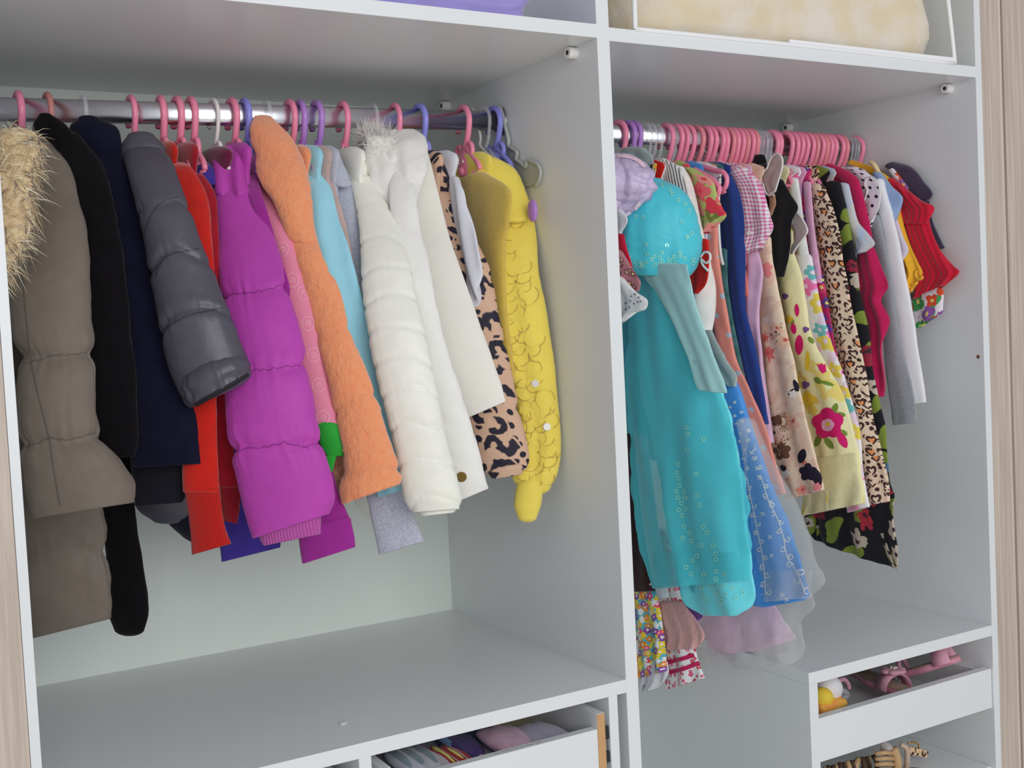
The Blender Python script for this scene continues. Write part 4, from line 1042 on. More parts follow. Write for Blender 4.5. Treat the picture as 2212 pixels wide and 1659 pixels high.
slab(t, 'lace', [(1322, 1345, 455), (1322, 1356, 475), (1326, 1344, 500), (1328, 1340, 508)], M_LACE, 0.15, 0.005, 0.004, 80, rings=16)
bodyR(t, 0.165, 0.5, m)
t = G('blouse', 'pale mint sheer blouse peeking above the lilac satin ruffles', 'blouse', 0.2, 0.5)
m = cloth('pale_mint', (176, 192, 188), 0.6, 0.1, g=1.1); slab(t, 'collar', [(1345, 1395, 322), (1336, 1408, 334), (1336, 1412, 352)], m, 0.22, 0.006, 0.002, rings=16); bodyR(t, 0.22, 0.6, m)
# purple satin strip
m = cloth('purple_satin', (134, 92, 186), 0.45, 0.1, g=1.1, spec=0.5)
t = G('satin_dress', 'purple satin hem between the flowered dress and the turquoise gown', 'dress', 0.22, 0.1)
slab(t, 'skirt', [(1440, 1480, 1180), (1452, 1490, 1240), (1464, 1506, 1290), (1480, 1518, 1318), (1494, 1346, 1521, 1325)], m, 0.318, 0.006, 0.004); bodyR(t, 0.315, 0.3, m)

# turquoise gown
m = cloth('turquoise_satin', (70, 192, 208), 0.5, 0.25, 1200, 0.05, 0.3, 14, 0.05, spec=0.4, g=1.2)
mo = cloth('turquoise_organza', (72, 184, 214), 0.6, 0.3, 900, 0.1, 0.25, 14, 0.05, g=1.7, alpha=0.50)
mca = cloth('pale_aqua_organza', (176, 224, 230), 0.6, 0.3, 900, 0.1, 0.25, 14, 0.04, g=1.25, alpha=0.84)
mint = cloth('mint_sequin_tulle', (98, 202, 216), 0.45, 0.2, 700, 0.15, 0.3, 14, 0.06, g=1.4, spec=0.5)
mq = plain('mint_sequin', (150, 236, 212), 0.12, 0.9, 0.25, g=1.2)
XT = 0.262
t = G('princess_gown', 'turquoise gown with puffed sequinned sleeve and long sheer skirt', 'gown', XT, 0.08)
puff = trace(t, 'puff_sleeve', [(1402, 1434, 390), (1382, 1466, 404), (1360, 1496, 440), (1346, 1512, 490), (1342, 1519, 530), (1350, 1509, 566), (1370, 1492, 594)], m, x=XT-0.03, ratio=0.62, lump=0.035, rings=60, n=64, fold=0.003, ffreq=60)
over = slab(t, 'overskirt', [(1385, 1482, 585), (1372, 1492, 640), (1362, 1508, 700), (1355, 1538, 790), (1355, 1560, 870), (1360, 1582, 940), (1366, 1599, 1020), (1374, 1609, 1110), (1390, 1616, 1190), (1411, 1270, 1618, 1250)], mo, (XT-0.03, XT-0.015), 0.022, 0.008, 24, fgrow=0.5, rings=90, n=110)
und = slab(t, 'underskirt', [(1378, 1482, 600), (1372, 1500, 680), (1374, 1536, 780), (1386, 1560, 860), (1408, 1580, 935), (1432, 1598, 1035), (1450, 1609, 1140), (1472, 1616, 1238), (1490, 1305, 1622, 1308), (1515, 1328, 1605, 1326)], mint, (XT-0.02, XT-0.004), 0.014, 0.010, 24, fgrow=0.5, rings=90, n=110)
slab(t, 'lining', [(1368, 1392, 700), (1366, 1392, 850), (1372, 1400, 960), (1382, 1412, 1060), (1394, 1424, 1150), (1408, 1438, 1240), (1420, 1444, 1290)], cloth('pale_lining', (214, 222, 228), 0.8, 0.1, g=1.1), XT+0.004, 0.004, 0.003, rings=30)
cape = slab(t, 'cape', [(1372, 1486, 572), (1388, 596, 1489, 596), (1420, 636, 1496, 632), (1452, 691, 1518, 700), (1484, 763, 1542, 765), (1508, 838, 1569, 842), (1512, 842, 1570, 848)], mca, (XT-0.055, XT-0.045), 0.005, 0.004, 50, rings=50, n=60)
strips(t, 'overskirt_hem', bvh(over), [[(1411, 1268), (1460, 1268), (1530, 1262), (1580, 1256), (1616, 1250)]], m, 4.5, 0.001)
r = np.random.default_rng(21)
def rings_px(pts, rr): return [[(u+rr*math.cos(a), v+rr*math.sin(a)) for a in np.linspace(0, 6.4, 9)] for u, v in pts]
sp = [(1406+r.uniform(-3, 3), 408), (1430, 402), (1448, 412), (1452, 420), (1465, 433), (1479, 441), (1487, 455), (1472, 479), (1374, 468), (1390, 469), (1493, 504), (1484, 511), (1483, 513), (1396, 528), (1430, 545), (1468, 553), (1425, 555), (1468, 545), (1478, 557), (1440, 530)]
sp += [(1360+r.uniform(0, 140), 548+r.uniform(0, 28)) for _ in range(26)]
strips(t, 'sequins', bvh(puff), rings_px(sp, 3.2), mq, 1.9, 0.0016, kind='stuff')
sp = []
for u, v in [(1466, 1003), (1463, 1021), (1467, 1033), (1469, 1048), (1463, 1061), (1479, 1062), (1466, 1075), (1481, 1075), (1473, 1087), (1482, 1099), (1474, 1113), (1468, 1101), (1479, 1137), (1491, 1150), (1476, 1162), (1495, 1168), (1512, 1091), (1506, 1070), (1520, 1137), (1529, 1150), (1505, 1024), (1484, 923), (1487, 938), (1521, 949), (1486, 971), (1547, 1196), (1548, 1208), (1498, 1210), (1549, 1234), (1522, 1240), (1548, 1250), (1542, 1178), (1565, 1240), (1494, 1240), (1483, 1225), (1507, 1200), (1516, 1178)]: sp.append((u, v))
strips(t, 'sequins', bvh(over), rings_px(sp, 4.0), mq, 2.4, 0.0016, kind='stuff')
strips(t, 'sequins', bvh(und), rings_px([(1517, 1270), (1537, 1264), (1563, 1266), (1583, 1270), (1550, 1283), (1568, 1284), (1519, 1285), (1590, 1290), (1530, 1296), (1560, 1298), (1605, 1280)], 3.8), mq, 2.2, 0.0016, kind='stuff')
bodyR(t, XT, 0.35, m)

# red top with white trim, knit sweater
m = cloth('red_cotton', (212, 32, 26), 0.8, 0.1, g=1.1)
t = G('red_blouse', 'red top with white bow strap beside the turquoise puffed sleeve', 'top', 0.292, 0.5)
slab(t, 'front', [(1504, 1530, 520), (1498, 1532, 560), (1492, 1530, 598), (1492, 1524, 615), (1496, 1508, 633)], m, 0.292, 0.005, 0.004, 60)
tube('bow_strap', [onx(u, v, 0.286) for u, v in [(1513, 556), (1522, 545), (1533, 548), (1534, 560), (1526, 568), (1514, 560), (1520, 575), (1530, 585)]], 0.0022, M_PLW, t, 8, 30); bodyR(t, 0.295, 0.5, m)
m = ribbed('white_rib_knit', (228, 224, 220), 0.007, 0.8, g=1.15, dark=0.8); mk2 = cloth('white_knit', (230, 226, 220), 0.95, 0.4, 450, 0.6, 0.15, g=1.15)
t = G('knit_sweater', 'white ribbed knit sweater behind the turquoise gown', 'sweater', 0.318, 0.5)
slab(t, 'front', [(1416, 1440, 345), (1412, 1466, 360), (1412, 1480, 390), (1420, 1488, 430), (1430, 1500, 500)], m, 0.308, 0.008, 0.002, rings=30)
trace(t, 'sleeve', [(1448, 1478, 362), (1455, 1493, 388), (1466, 1504, 430), (1478, 1518, 495), (1488, 1533, 560), (1496, 1546, 620), (1502, 1546, 668), (1512, 1539, 712)], mk2, x=0.322, ratio=0.5, rings=50); bodyR(t, 0.32, 0.4, mk2)
# floral lime/coral top
m = floral('lime_coral_floral', (182, 192, 112), [(236, 100, 110), (240, 150, 140), (226, 60, 80)], 26, 4, 0.5, (230, 60, 70), (110, 125, 50), 24, 0.4, g=1.1)
t = G('floral_blouse', 'lime green blouse with coral flowers and short cuffed sleeve', 'blouse', 0.352, 0.5)
sl = slab(t, 'sleeve', [(1482, 364, 1506, 369), (1490, 390, 1537, 390), (1498, 420, 1546, 420), (1506, 450, 1559, 452), (1514, 478, 1566, 466), (1524, 504, 1532, 500)], m, 0.352, 0.010, 0.003)
bt = bvh(sl); decals(t, 'leaf_print', bt, [leaf_px(1531, 466, 14, 4, 1.3), leaf_px(1542, 470, 13, 3.5, 2.2)], plain('olive_print', (118, 124, 60), 0.8, 0.1), 0.0012); bodyR(t, 0.355, 0.5, m)
# blue gown
m = cloth('blue_satin', (72, 146, 222), 0.45, 0.2, 1300, 0.04, 0.3, 14, 0.06, spec=0.5, g=1.15)
ms = plain('silver_foil', (236, 240, 248), 0.35, 0.8, 0.15, g=1.1)
mt = cloth('white_tulle', (222, 220, 224), 0.8, 0.2, 1200, 0.2, 0.2, 12, 0.03, g=1.3, alpha=0.20)
XB = 0.385
t = G('princess_gown', 'sky blue gown with silver scroll print and pale tulle layers', 'gown', XB, 0.02)
sk = slab(t, 'skirt', [(1538, 1572, 790), (1545, 1600, 850), (1560, 1622, 925), (1572, 1645, 988), (1582, 1667, 1050), (1590, 1691, 1110), (1598, 1713, 1170), (1606, 1733, 1225), (1618, 1304, 1752, 1284), (1655, 1310, 1735, 1296)], m, (XB-0.01, XB-0.02), 0.015, 0.007, 24, rings=90, n=90)
bt = bvh(sk); L_ = []; blob = []
def curl(u, v, s, a0, dirn=1, turns=1.5):
    return [(u+s*(1-k*0.75)*math.cos(a0+dirn*k*turns*6.28), v+s*(1-k*0.75)*math.sin(a0+dirn*k*turns*6.28)) for k in np.linspace(0, 1, 9)]
vine = [(1580, 880), (1596, 930), (1606, 975), (1616, 1040), (1630, 1110), (1640, 1160), (1648, 1200), (1652, 1235), (1655, 1280)]
vine2 = [(1590, 870), (1612, 925), (1628, 980), (1645, 1030), (1662, 1085), (1680, 1120), (1694, 1165), (1700, 1200), (1722, 1235), (1738, 1275)]
for vn, s0 in ((vine, 5), (vine2, 6)):
    P = crom(np.array([(a, b_, 0) for a, b_ in vn], float), 22)
    for i, p in enumerate(P):
        s_ = s0*(0.55+0.9*i/22.0); d_ = 1 if i % 2 else -1
        L_.append(curl(p[0]+d_*s_*0.8, p[1], s_, r.uniform(0, 6.28), d_, r.uniform(0.7, 1.3)))
        if i > 9: blob.append(circ(p[0]+r.uniform(-6, 6), p[1]+r.uniform(-6, 6), r.uniform(1.0, 2.4), 6))
    L_.append([tuple(p[:2]) for p in P[8:]])
for (u, v) in [(1624, 978), (1632, 990), (1636, 1012), (1640, 1030), (1665, 1085), (1648, 1110), (1664, 1160), (1667, 1200), (1690, 1285), (1700, 1296)]:
    L_.append([(u-4, v-4), (u, v), (u+5, v+3)]); L_.append([(u+4, v-4), (u, v), (u-3, v+5)])
for _ in range(160): blob.append(circ(r.uniform(1590, 1745), r.uniform(900, 1300), r.uniform(0.6, 1.3), 5))
strips(t, 'scroll_print', bt, L_, ms, 2.4, 0.0012, kind='stuff'); decals(t, 'glitter', bt, blob, ms, 0.0010, kind='stuff', rings_=1)
slab(t, 'sheer_sleeve', [(1500, 1528, 690), (1512, 1548, 735), (1530, 1571, 780), (1552, 1592, 815), (1572, 1589, 834)], cloth('sheer_grey', (190, 200, 196), 0.6, 0.1, g=1.15, alpha=0.85), XB-0.03, 0.005, 0.004, rings=30)
mpk = cloth('pink_lining', (246, 184, 204), 0.7, 0.2, g=1.35)
slab(t, 'pink_underskirt', [(1500, 1640, 1180), (1500, 1660, 1260), (1500, 1680, 1320), (1502, 1700, 1362), (1505, 1404, 1704, 1386), (1560, 1412, 1640, 1404)], mpk, XB+0.012, 0.010, 0.006, 26, rings=40)
slab(t, 'tulle', [(1600, 1625, 915), (1610, 1660, 985), (1615, 1700, 1058), (1620, 1728, 1113), (1625, 1750, 1169), (1630, 1767, 1219), (1640, 1782, 1258), (1650, 1296, 1752, 1290)], mt, (XB-0.03, XB-0.02), 0.020, 0.006, 30, rings=50)
slab(t, 'tulle', [(1560, 1720, 1200), (1540, 1742, 1260), (1520, 1757, 1310), (1510, 1728, 1345), (1508, 1736, 1404), (1530, 1434, 1718, 1430), (1600, 1444, 1700, 1440)], mt, XB, 0.016, 0.012, 30, rings=44)
mr = cloth('pink_organza', (222, 110, 120), 0.7, 0.1, g=1.05, alpha=0.7)
slab(t, 'ribbon_end', [(1536, 1582, 1400), (1538, 1583, 1425), (1541, 1440, 1583, 1466)], mr, XB+0.03, 0.004, 0.002, rings=14)
bodyR(t, XB+0.002, 0.4, m)
# coral dotted
m = dots('coral_dots', (240, 138, 122), (170, 180, 190), 0.038, 0.0052)
t = G('dotted_dress', 'coral dress with pale grey dots behind the blue gown', 'dress', 0.418, 0.2)
slab(t, 'front', [(1526, 1548, 490), (1530, 1552, 560), (1534, 1564, 640), (1543, 1576, 710), (1556, 1590, 780), (1578, 1624, 855), (1600, 1652, 920), (1618, 1670, 980), (1636, 1692, 1045), (1650, 1699, 1066)], m, 0.42, 0.008, 0.004); bodyR(t, 0.42, 0.4, m)
m = cloth('teal_print', (86, 140, 142), 0.8, 0.1, g=1.0, c2=(58, 104, 106))
t = G('teal_dress', 'teal green dress, a thin strip between the coral and navy dresses', 'dress', 0.435, 0.4)
slab(t, 'front', [(1540, 1570, 540), (1545, 1572, 620), (1556, 1584, 700), (1572, 1598, 770), (1588, 1608, 830), (1600, 1618, 890)], m, 0.437, 0.005, 0.003); bodyR(t, 0.437, 0.45, m)
# white tank with straps and looped hanger ends
t = G('tank_shirt', 'white tank top with thin straps hooked on looped pink hanger ends', 'tank top', 0.405, 0.5)
m = cloth('white_cotton', (224, 222, 230), 0.85, 0.2, g=1.15)
slab(t, 'strap', [(1512, 366, 1528, 354), (1530, 376, 1554, 366), (1540, 390, 1556, 380)], m, 0.400, 0.006, 0.0, rings=14)
tube('strap_cord', [onx(u, v, 0.425) for u, v in [(1556, 372), (1554, 400), (1552, 450), (1553, 500), (1557, 550), (1562, 572)]], 0.0028, M_PLW, t, 8, 26)
tube('strap_cord', [onx(u, v, 0.425) for u, v in [(1549, 480), (1551, 520), (1555, 560), (1562, 572)]], 0.0022, M_PLW, t, 8, 20); bodyR(t, 0.408, 0.6, m)
gl = thing('clothes_hanger', 'pink hanger with a curled loop end under the white tank strap', 'hanger', (0.395, 0.15, 0.78))
tube('loop', [onx(u, v, 0.394) for u, v in [(1520, 360), (1545, 368), (1562, 372), (1570, 385), (1568, 402), (1560, 410), (1552, 412)]], 0.0046, M_PINK, gl, 10, 30)
tube('tip', [onx(u, v, 0.396) for u, v in [(1550, 414), (1560, 417), (1567, 414)]], 0.0026, M_PINK, gl, 8, 10)
gl = thing('clothes_hanger', 'pink hanger with a rounded end behind the lime blouse sleeve', 'hanger', (0.365, 0.15, 0.78))
tube('loop', [onx(u, v, 0.372) for u, v in [(1500, 366), (1530, 382), (1546, 394), (1554, 408), (1550, 422)]], 0.0050, M_PINK, gl, 10, 30)
# navy
m = cloth('navy_cotton', (38, 64, 138), 0.8, 0.2, 1000, 0.1, 0.2, 14, 0.1, g=1.05)
t = G('navy_dress', 'plain navy blue dress left of the pink gingham blouse', 'dress', 0.452, 0.3)
slab(t, 'front', [(1556, 1582, 380), (1553, 1600, 440), (1556, 1606, 520), (1562, 1608, 600), (1574, 1612, 670), (1590, 1628, 740), (1610, 1642, 810), (1628, 1652, 870), (1644, 1658, 915)], m, 0.455, 0.007, 0.006, 60, fgrow=0.6); bodyR(t, 0.455, 0.4, m)
# gingham
m = gingham('pink_gingham', (236, 220, 232), (200, 96, 150), 0.0082)
t = G('gingham_blouse', 'pink and white gingham blouse with short buttoned sleeve', 'blouse', 0.478, 0.5)
trace(t, 'yoke', [(1486, 345, 1494, 325), (1506, 354, 1518, 328), (1532, 364, 1546, 341), (1562, 376, 1582, 354), (1584, 392, 1612, 366)], m, x=0.482, ratio=0.4, rings=26, end='round')
sl = slab(t, 'sleeve', [(1578, 380, 1612, 364), (1588, 400, 1642, 398), (1597, 432, 1654, 436), (1599, 470, 1664, 470), (1601, 508, 1668, 494), (1605, 550, 1642, 535)], m, 0.476, 0.016, 0.004, 50)
h, nr = hit(bvh(sl), 1619, 503)
if h is not None: tube('button', [h, h+nr*0.003], 0.0045, M_PLW, t, 14)
slab(t, 'hem', [(1592, 1606, 600), (1597, 1608, 660), (1602, 1610, 700)], m, 0.486, 0.004, 0.002, rings=14); bodyR(t, 0.486, 0.5, m)
m = cloth('coral_cotton', (238, 136, 122), 0.8, 0.1, g=1.1)
t = G('ruffle_blouse', 'coral ruffle with white edge below the gingham sleeve', 'top', 0.49, 0.5)
sl = slab(t, 'ruffle', [(1592, 1606, 522), (1592, 1611, 550), (1588, 1608, 582), (1584, 1600, 600), (1592, 1598, 621)], m, 0.478, 0.006, 0.006, 90, fgrow=0.7)
tube('white_edge', [onx(u, v, 0.470) for u, v in [(1594, 524), (1597, 545), (1589, 575), (1584, 596), (1587, 612), (1596, 622)]], 0.0022, M_PLW, t, 8, 20); bodyR(t, 0.494, 0.6, m)
# lilac pink
m = cloth('lilac_pink_cotton', (220, 182, 212), 0.85, 0.2, g=1.12)
t = G('cotton_dress', 'plain lilac pink dress between the navy and beige floral dresses', 'dress', 0.505, 0.3)
slab(t, 'front', [(1610, 1634, 540), (1604, 1647, 585), (1602, 1645, 620), (1608, 1640, 680), (1617, 1648, 750), (1630, 1652, 830), (1644, 1658, 900), (1655, 1664, 956)], m, 0.508, 0.008, 0.006, 60, fgrow=0.6); bodyR(t, 0.508, 0.45, m)
# beige floral
m = floral('peach_watercolour', (240, 212, 186), [(232, 150, 130), (236, 190, 160), (226, 120, 110)], 20, 6, 0.28, (200, 90, 80), (228, 196, 172), 30, 0.8, g=1.1, dens=0.45)
t = G('floral_dress', 'peach beige satin dress with dark flowers and gold studs', 'dress', 0.535, 0.2)
sk = slab(t, 'front', [(1632, 1664, 515), (1635, 1670, 570), (1638, 1682, 630), (1644, 1698, 710), (1654, 1713, 770), (1656, 1727, 840), (1660, 1742, 900), (1665, 1755, 955), (1680, 1771, 1018), (1697, 1079, 1781, 1057)], m, 0.538, 0.010, 0.005, 40, rings=70)
bt = bvh(sk)
dk = plain('dark_plum_print', (44, 36, 54), 0.8, 0.2, g=1.0); br = plain('brown_print', (120, 82, 66), 0.8, 0.2, g=1.0); pk = plain('soft_pink_print', (232, 140, 140), 0.8, 0.2, g=1.05); wh = plain('pale_petal_print', (244, 226, 214), 0.8, 0.2, g=1.1)
decals(t, 'flower_print', bt, [flower_px(1746, 1020, 30, 5, dep=0.2, rot=0.8), flower_px(1671, 935, 15, 4, rot=0.3), leaf_px(1733, 985, 16, 9, -1.3), leaf_px(1764, 1030, 22, 10, 1.2), leaf_px(1720, 833, 14, 5, 1.2), leaf_px(1713, 846, 12, 5, -0.6)], dk, 0.0010)
decals(t, 'flower_print', bt, [flower_px(1690, 975, 20, 5, rot=1.2), flower_px(1678, 908, 13, 4, rot=2.2)], br, 0.0009)
decals(t, 'flower_print', bt, [flower_px(1697, 1022, 17, 5, rot=0.2), flower_px(1714, 852, 10, 5, rot=0.2), flower_px(1657, 690, 9, 4)], wh, 0.0011)
decals(t, 'flower_print', bt, [flower_px(1737, 1064, 13, 5, rot=0.2), flower_px(1766, 1052, 10, 5), flower_px(1657, 578, 12, 5), flower_px(1660, 592, 8, 4), leaf_px(1650, 760, 20, 5, 1.5)], pk, 0.0012)
decals(t, 'flower_heart', bt, [circ(1694, 1012, 6, 10), circ(1690, 1008, 4, 8)], dk, 0.0015)
st = [(1672+r.normal(0, 9)+k*0.1, 720+r.normal(0, 12)) for k in range(22)]+[(1694+11*math.cos(a)*q, 910+19*math.sin(a)*q) for a in np.linspace(0, 6.28, 15) for q in (0.6, 0.85, 1.1)]+[(1690+r.normal(0, 8), 960+r.normal(0, 13)) for _ in range(24)]
decals(t, 'gold_studs', bt, [circ(u, v, 1.6, 6) for u, v in st], M_GOLD, 0.0016, kind='stuff', rings_=1); bodyR(t, 0.54, 0.45, m)
# black dress with nude mesh ruffle
m = cloth('black_jersey', (20, 20, 26), 0.85, 0.2, g=1.0, var=0.2); mn = cloth('nude_mesh', (200, 186, 180), 0.7, 0.1, g=1.1, alpha=0.93); mtan = cloth('tan_silk', (184, 146, 116), 0.6, 0.1, g=1.05)
t = G('black_dress', 'black dress with pointed sleeve and nude mesh ruffle edged in white', 'dress', 0.56, 0.5)
slab(t, 'front', [(1674, 1692, 392), (1670, 1708, 420), (1668, 1723, 447), (1664, 1710, 480), (1662, 1708, 530), (1668, 1703, 560), (1678, 1692, 597)], m, 0.565, 0.007, 0.003)
slab(t, 'collar', [(1622, 340, 1652, 337), (1612, 358, 1656, 352), (1618, 374, 1648, 368)], m, 0.572, 0.006, 0.0, rings=14)
ruf = slab(t, 'ruffle', [(1669, 337, 1686, 336), (1662, 355, 1691, 352), (1640, 374, 1686, 378), (1636, 386, 1680, 396), (1650, 404, 1674, 412), (1656, 418, 1672, 424)], mn, 0.548, 0.004, 0.003, 60, rings=40)
slab(t, 'lower_ruffle', [(1652, 412, 1674, 420), (1660, 425, 1676, 440), (1662, 450, 1672, 452), (1662, 466, 1667, 464)], mtan, 0.553, 0.003, 0.002, rings=20)
tube('white_edge', [onx(u, v, 0.541) for u, v in [(1629, 378), (1642, 370), (1655, 366), (1662, 350), (1669, 337), (1680, 332), (1689, 340), (1690, 358), (1682, 388), (1674, 415)]], 0.0018, M_PLW, t, 8, 50)
tube('white_edge', [onx(u, v, 0.541) for u, v in [(1629, 378), (1636, 388), (1648, 398), (1652, 412), (1660, 422), (1668, 416), (1674, 412)]], 0.0018, M_PLW, t, 8, 40)
sl2 = slab(t, 'ruffle', [(1712, 466, 1730, 463), (1708, 486, 1740, 486), (1714, 498, 1744, 500), (1718, 512, 1738, 514), (1710, 535, 1724, 535), (1708, 548, 1714, 548)], mn, 0.578, 0.004, 0.004, 60, rings=40)
tube('white_edge', [onx(u, v, 0.572) for u, v in [(1708, 486), (1714, 466), (1722, 461), (1730, 468), (1740, 486), (1744, 499), (1734, 516), (1722, 532), (1712, 548)]], 0.0018, M_PLW, t, 8, 40); bodyR(t, 0.57, 0.5, m)
gl = thing('clothes_hanger', 'pink hanger loop end beside the white-edged mesh ruffle', 'hanger', (0.55, 0.15, 0.78))
tube('loop', [onx(u, v, 0.552) for u, v in [(1630, 370), (1650, 372), (1660, 380), (1661, 394), (1655, 404), (1645, 404)]], 0.0044, M_PINK, gl, 10, 26)
# yellow floral
m = floral('pale_yellow_floral', (240, 230, 178), [(238, 205, 80), (240, 215, 120), (226, 200, 90)], 15, 5, 0.36, (250, 240, 180), None, dist=0.5, g=1.1, dens=0.5)
t = G('floral_dress', 'pale yellow dress with large magenta flower and wide hem', 'dress', 0.60, 0.2)
sk = slab(t, 'skirt', [(1686, 1714, 548), (1682, 1730, 600), (1692, 1742, 670), (1700, 1756, 730), (1714, 1786, 790), (1722, 1816, 850), (1732, 1834, 910), (1744, 1848, 970), (1740, 1857, 1030), (1734, 1112, 1868, 1085)], m, 0.602, 0.012, 0.008, 34, rings=80, n=80)
bt = bvh(sk); mg_ = plain('magenta_print', (212, 34, 110), 0.8, 0.2, g=1.1); lp = plain('light_pink_print', (246, 176, 200), 0.8, 0.2, g=1.1); gr_ = plain('leaf_green_print', (122, 148, 62), 0.8, 0.2, g=1.05); ye = plain('yellow_print', (234, 200, 60), 0.8, 0.2, g=1.1); pu = plain('violet_print', (120, 80, 140), 0.8, 0.2, g=1.05)
decals(t, 'leaf_print', bt, [leaf_px(1803, 884, 14, 7, -1.2), leaf_px(1815, 896, 12, 6, 0.1), leaf_px(1767, 952, 14, 7, 2.0), leaf_px(1791, 957, 16, 7, 0.9), leaf_px(1822, 935, 10, 6, 0.5), leaf_px(1767, 822, 10, 6, 0.7), leaf_px(1787, 828, 16, 4, 0.3), leaf_px(1752, 735, 9, 5, 0.9), leaf_px(1712, 695, 9, 4, 1.4)], gr_, 0.0008)
decals(t, 'flower_print', bt, [flower_px(1789, 915, 35, 5, dep=0.16, rot=1.0)], mg_, 0.0012)
decals(t, 'flower_print', bt, [flower_px(1789, 918, 14, 5, dep=0.06)], lp, 0.0018, rings_=2)
decals(t, 'flower_print', bt, [circ(1790, 916, 4.5, 10)], ye, 0.0024, rings_=2)
decals(t, 'tulip_print', bt, [[(1760, 782), (1768, 786), (1774, 781), (1781, 787), (1786, 783), (1790, 808), (1779, 814), (1768, 803)], leaf_px(1727, 745, 22, 9, 1.6), leaf_px(1722, 670, 14, 5, 1.5), leaf_px(1820, 950, 20, 9, 1.1), leaf_px(1715, 710, 12, 6, 1.4)], mg_, 0.0012)
decals(t, 'flower_print', bt, [flower_px(1745, 862, 17, 4), flower_px(1797, 796, 16, 5), flower_px(1737, 630, 9, 4), flower_px(1705, 690, 9, 4), leaf_px(1745, 780, 22, 5, 1.6)], ye, 0.0010)
decals(t, 'flower_print', bt, [flower_px(1741, 831, 9, 3), flower_px(1741, 712, 7, 3), flower_px(1697, 640, 7, 3)], pu, 0.0013)
trace(t, 'bodice', [(1690, 1712, 500), (1688, 1714, 545), (1686, 1718, 580)], m, x=0.604, kind='slab', thick=0.006, rings=14)
my_ = cloth('plain_pale_yellow', (240, 228, 176), 0.85, 0.1, g=1.12)
slab(t, 'hem_band', [(1757, 998, 1852, 984), (1752, 1050, 1858, 1034), (1735, 1113, 1868, 1086)], my_, 0.598, 0.0135, 0.004, 34, rings=30, n=80); bodyR(t, 0.605, 0.45, m)
# white floral
m = floral('white_pink_floral', (236, 230, 240), [(246, 120, 178), (240, 90, 160), (110, 185, 190), (225, 205, 90), (246, 170, 200)], 24, 5, 0.42, (250, 210, 225), (225, 205, 225), 20, 0.4, g=1.12)
t = G('floral_dress', 'white dress with hot pink and teal flowers behind the yellow one', 'dress', 0.632, 0.2)
slab(t, 'skirt', [(1720, 1752, 555), (1728, 1764, 620), (1734, 1778, 680), (1744, 1799, 745), (1762, 1824, 810), (1786, 1842, 870), (1806, 1859, 940), (1822, 1863, 1005), (1824, 1871, 1060), (1832, 1106, 1880, 1093)], m, 0.634, 0.010, 0.005, 40, rings=70)
slab(t, 'bodice', [(1704, 1724, 388), (1708, 1730, 430), (1712, 1738, 490), (1720, 1748, 555)], cloth('white_voile', (230, 232, 236), 0.8, 0.1, g=1.15), 0.634, 0.006, 0.004); bodyR(t, 0.636, 0.45, m)
m = cloth('rose_lilac', (222, 168, 200), 0.85, 0.2, g=1.1)
t = G('cotton_shirt', 'rose lilac top, a slim strip left of the heart print dress', 'top', 0.648, 0.4)
slab(t, 'front', [(1736, 1752, 396), (1738, 1755, 440), (1743, 1761, 500), (1750, 1770, 560), (1758, 1776, 610)], m, 0.650, 0.005, 0.003); bodyR(t, 0.650, 0.5, m)
m = floral('violet_crimson_print', (172, 38, 92), [(96, 62, 150), (200, 60, 110), (90, 60, 140)], 40, 5, 0.5)
t = G('print_dress', 'crimson and violet print dress showing beside the heart print dress', 'dress', 0.662, 0.3)
slab(t, 'front', [(1726, 1740, 430), (1734, 1756, 520), (1748, 1776, 590), (1762, 1788, 650), (1775, 1798, 720), (1790, 1812, 790), (1810, 1836, 870)], m, 0.664, 0.005, 0.003); bodyR(t, 0.664, 0.5, m)
# heart print
m = hearts('heart_leopard', (208, 188, 164), (58, 36, 34), (206, 138, 84), 42)
t = G('heart_print_dress', 'beige dress printed with small brown leopard hearts', 'dress', 0.682, 0.15)
slab(t, 'front', [(1752, 1780, 404), (1752, 1798, 450), (1756, 1813, 500), (1762, 1820, 560), (1772, 1830, 610), (1778, 1842, 680), (1790, 1858, 750), (1810, 1869, 810), (1826, 1878, 870), (1842, 1888, 925), (1852, 1906, 990), (1866, 1919, 1045), (1879, 1090, 1919, 1082)], m, 0.685, 0.010, 0.005, 44, rings=80); bodyR(t, 0.686, 0.45, m)
# black tropical
m = floral('tropical_print', (22, 22, 30), [(186, 50, 66), (84, 130, 165), (150, 40, 62), (200, 186, 170), (170, 40, 60)], 21, 6, 0.38, (60, 40, 50), (128, 146, 56), 13, 0.9, g=1.0, dens=0.45)
t = G('tropical_dress', 'long black dress with green leaves and tropical flowers', 'dress', 0.71, 0.05)
slab(t, 'skirt', [(1786, 1816, 398), (1794, 1828, 450), (1804, 1840, 510), (1812, 1850, 570), (1820, 1860, 650), (1830, 1876, 720), (1844, 1884, 800), (1846, 1897, 860), (1838, 1908, 910), (1826, 1917, 980), (1790, 1924, 1040), (1746, 1100, 1930, 1095), (1740, 1128, 1937, 1150), (1760, 1165, 1945, 1229)], m, 0.715, 0.010, 0.006, 36, rings=90, n=80); bodyR(t, 0.715, 0.45, m)
# tie dye
m = cloth('pastel_tie_dye', (176, 196, 226), 0.8, 0.1, g=1.1, c2=(214, 204, 190), wscale=14, var=0.0)
t = G('tie_dye_shirt', 'pale blue and beige tie-dye top with short sleeve', 'top', 0.728, 0.5)
slab(t, 'sleeve', [(1812, 1833, 400), (1820, 1843, 440), (1828, 1854, 480), (1836, 1874, 505), (1844, 1887, 528), (1850, 548, 1872, 543)], m, 0.730, 0.007, 0.003); bodyR(t, 0.732, 0.5, m)
